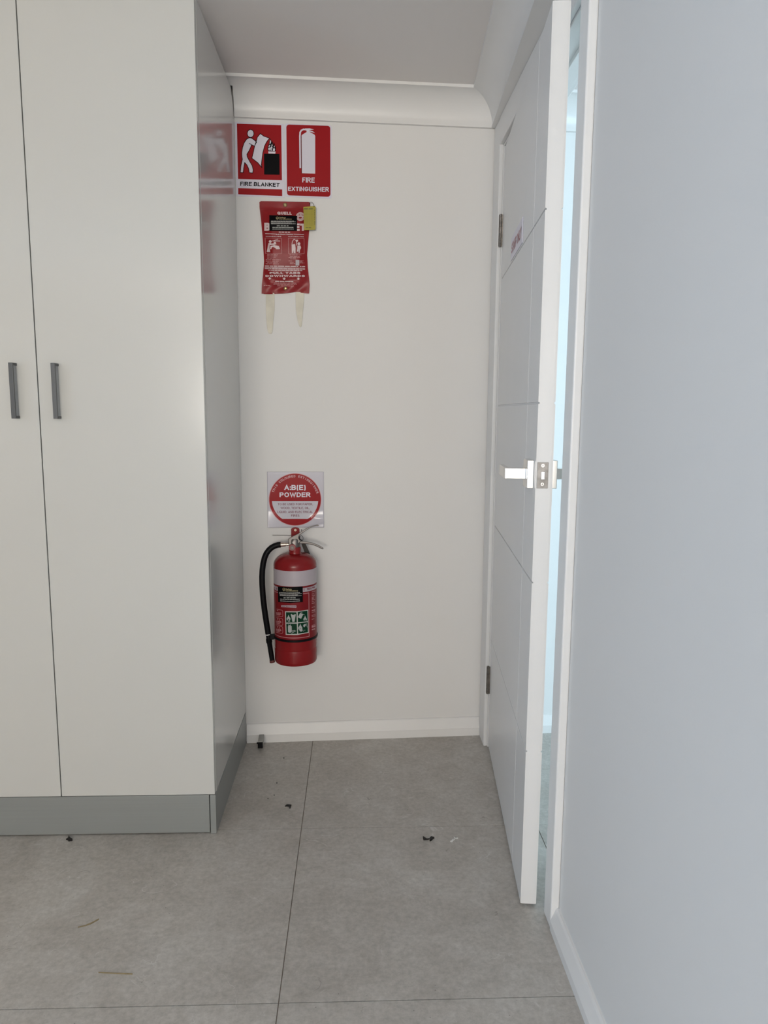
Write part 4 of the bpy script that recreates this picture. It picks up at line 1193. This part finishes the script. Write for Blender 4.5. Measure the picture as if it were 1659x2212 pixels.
# ================================================================== DOOR STOP AND SCRAPS ON THE FLOOR
ds = empty('door_stop', w2(0.0560, 0.015, 0.020), AL)
tag(ds, 'short square grey door stop with black rubber end fixed to the white skirting', 'door stop')
MB().box(-0.0088, 0.0088, -0.060, 0.0, -0.009, 0.0125).build('arm', PALU, ds, bevel=0.001)
tp = MB().box(-0.0092, 0.0080, -0.066, -0.059, -0.0105, 0.0118).build('rubber_tip', RUBBER, ds, bevel=0.0012)
MB().box(-0.0125, -0.0090, -0.065, -0.058, 0.006, 0.011).build('rubber_lug', RUBBER, ds, bevel=0.0008)

def fl(u, v):
    d = ray(u, v); t = -CAM.z / d.z
    return CAM + d * t
def scrap(name, label, cat, fr, polys, th, m, lift=0.0006, grp=None):
    c = None; mb = MB()
    P = [[fl(*fr(x, y)) for x, y in q] for q in polys]
    c = sum((p for q in P for p in q), Vector()) / sum(len(q) for q in P)
    for q in P:
        lo = []; hi = []
        for i, p_ in enumerate(q):
            k = random.uniform(0, 1) * th
            d = p_ - c
            lo.append((d.x, d.y, 0.0002)); hi.append((d.x, d.y, 0.0002 + lift + k))
        mb.loft(lo, hi)
    o = mb.build(name, m)
    o.location = (c.x, c.y, 0)
    tag(o, label, cat, grp)
    return o
F8 = frame(900, 1780, 15.08)
scrap('plastic_scrap', 'dark torn plastic scrap shaped like a bow lying on the grey tiles', 'debris', F8,
      [[(205, 418), (300, 468), (340, 522), (225, 530), (208, 480)], [(340, 500), (420, 478), (425, 500), (340, 524)], [(425, 460), (500, 402), (522, 432), (575, 448), (568, 480), (535, 495), (488, 545), (450, 572), (422, 565)]], 0.005, SCRAPB, 0.001)
scrap('paper_scrap', 'tiny white Y-shaped scrap lying on the grey tiles beside the dark bow', 'debris', F8,
      [[(1090, 582), (1115, 550), (1180, 520), (1238, 478), (1262, 490), (1210, 545), (1165, 595), (1130, 600)], [(1240, 478), (1205, 430), (1225, 440), (1262, 462), (1262, 490)], [(1262, 464), (1340, 460), (1352, 475), (1335, 488), (1262, 490)]], 0.002, SCRAPW, 0.001)
F9 = frame(400, 1500, 5.184)
scrap('plastic_scrap', 'small black crumpled scrap on the tile near the grout joint in the alcove', 'debris', F9,
      [[(1118, 1258), (1140, 1240), (1160, 1238), (1190, 1245), (1185, 1262), (1178, 1280), (1168, 1278), (1165, 1260), (1140, 1256)]], 0.004, SCRAPB, 0.001)
F10 = frame(0, 1640, 3.19)
scrap('plastic_scrap', 'small black and white crumpled scrap in front of the grey kickboard', 'debris', F10,
      [[(455, 556), (470, 545), (474, 532), (480, 545), (500, 552), (498, 565), (472, 568), (468, 560)]], 0.004, SCRAPB, 0.001)
for (x, y, r_, lab, grp) in ((1105, 715, 6, 'tiny dark crumb of grit on the tile below the fire extinguisher, closest to the skirting', None),
                             (1027, 994, 6, 'tiny dark crumb of grit midway along the alcove tile between skirting and black scrap', None),
                             (997, 1130, 6, 'tiny dark crumb of grit lying just behind the black crumpled scrap', None),
                             (927, 1168, 5, 'tiny dark crumb of grit on the alcove tile, closest to the grey kickboard', None)):
    scrap('grit_crumb', lab, 'debris', F9,
          [[(x + r_ * math.cos(a), y + r_ * 0.8 * math.sin(a)) for a in (0, 1.1, 2.0, 3.1, 4.2, 5.2)]], 0.001, SCRAPB, 0.0008, grp)
STRAW = mat('dry_straw', (0.30, 0.235, 0.13), 0.7, noise=(90, 0.15))
F11 = frame(0, 1830, 2.9625)
scrap('straw_fibre', 'thin curved brown straw fibre lying on the large grey tile', 'debris', F11,
      [[(498, 512), (545, 500), (585, 484), (632, 458), (634, 464), (588, 491), (548, 506), (500, 516)]], 0.0006, STRAW, 0.0008)
scrap('straw_fibre', 'thin straight pale brown straw fibre lying on the large grey tile', 'debris', F11,
      [[(630, 800), (740, 806), (848, 811), (848, 817), (740, 812), (630, 806)]], 0.0006, STRAW, 0.0008)
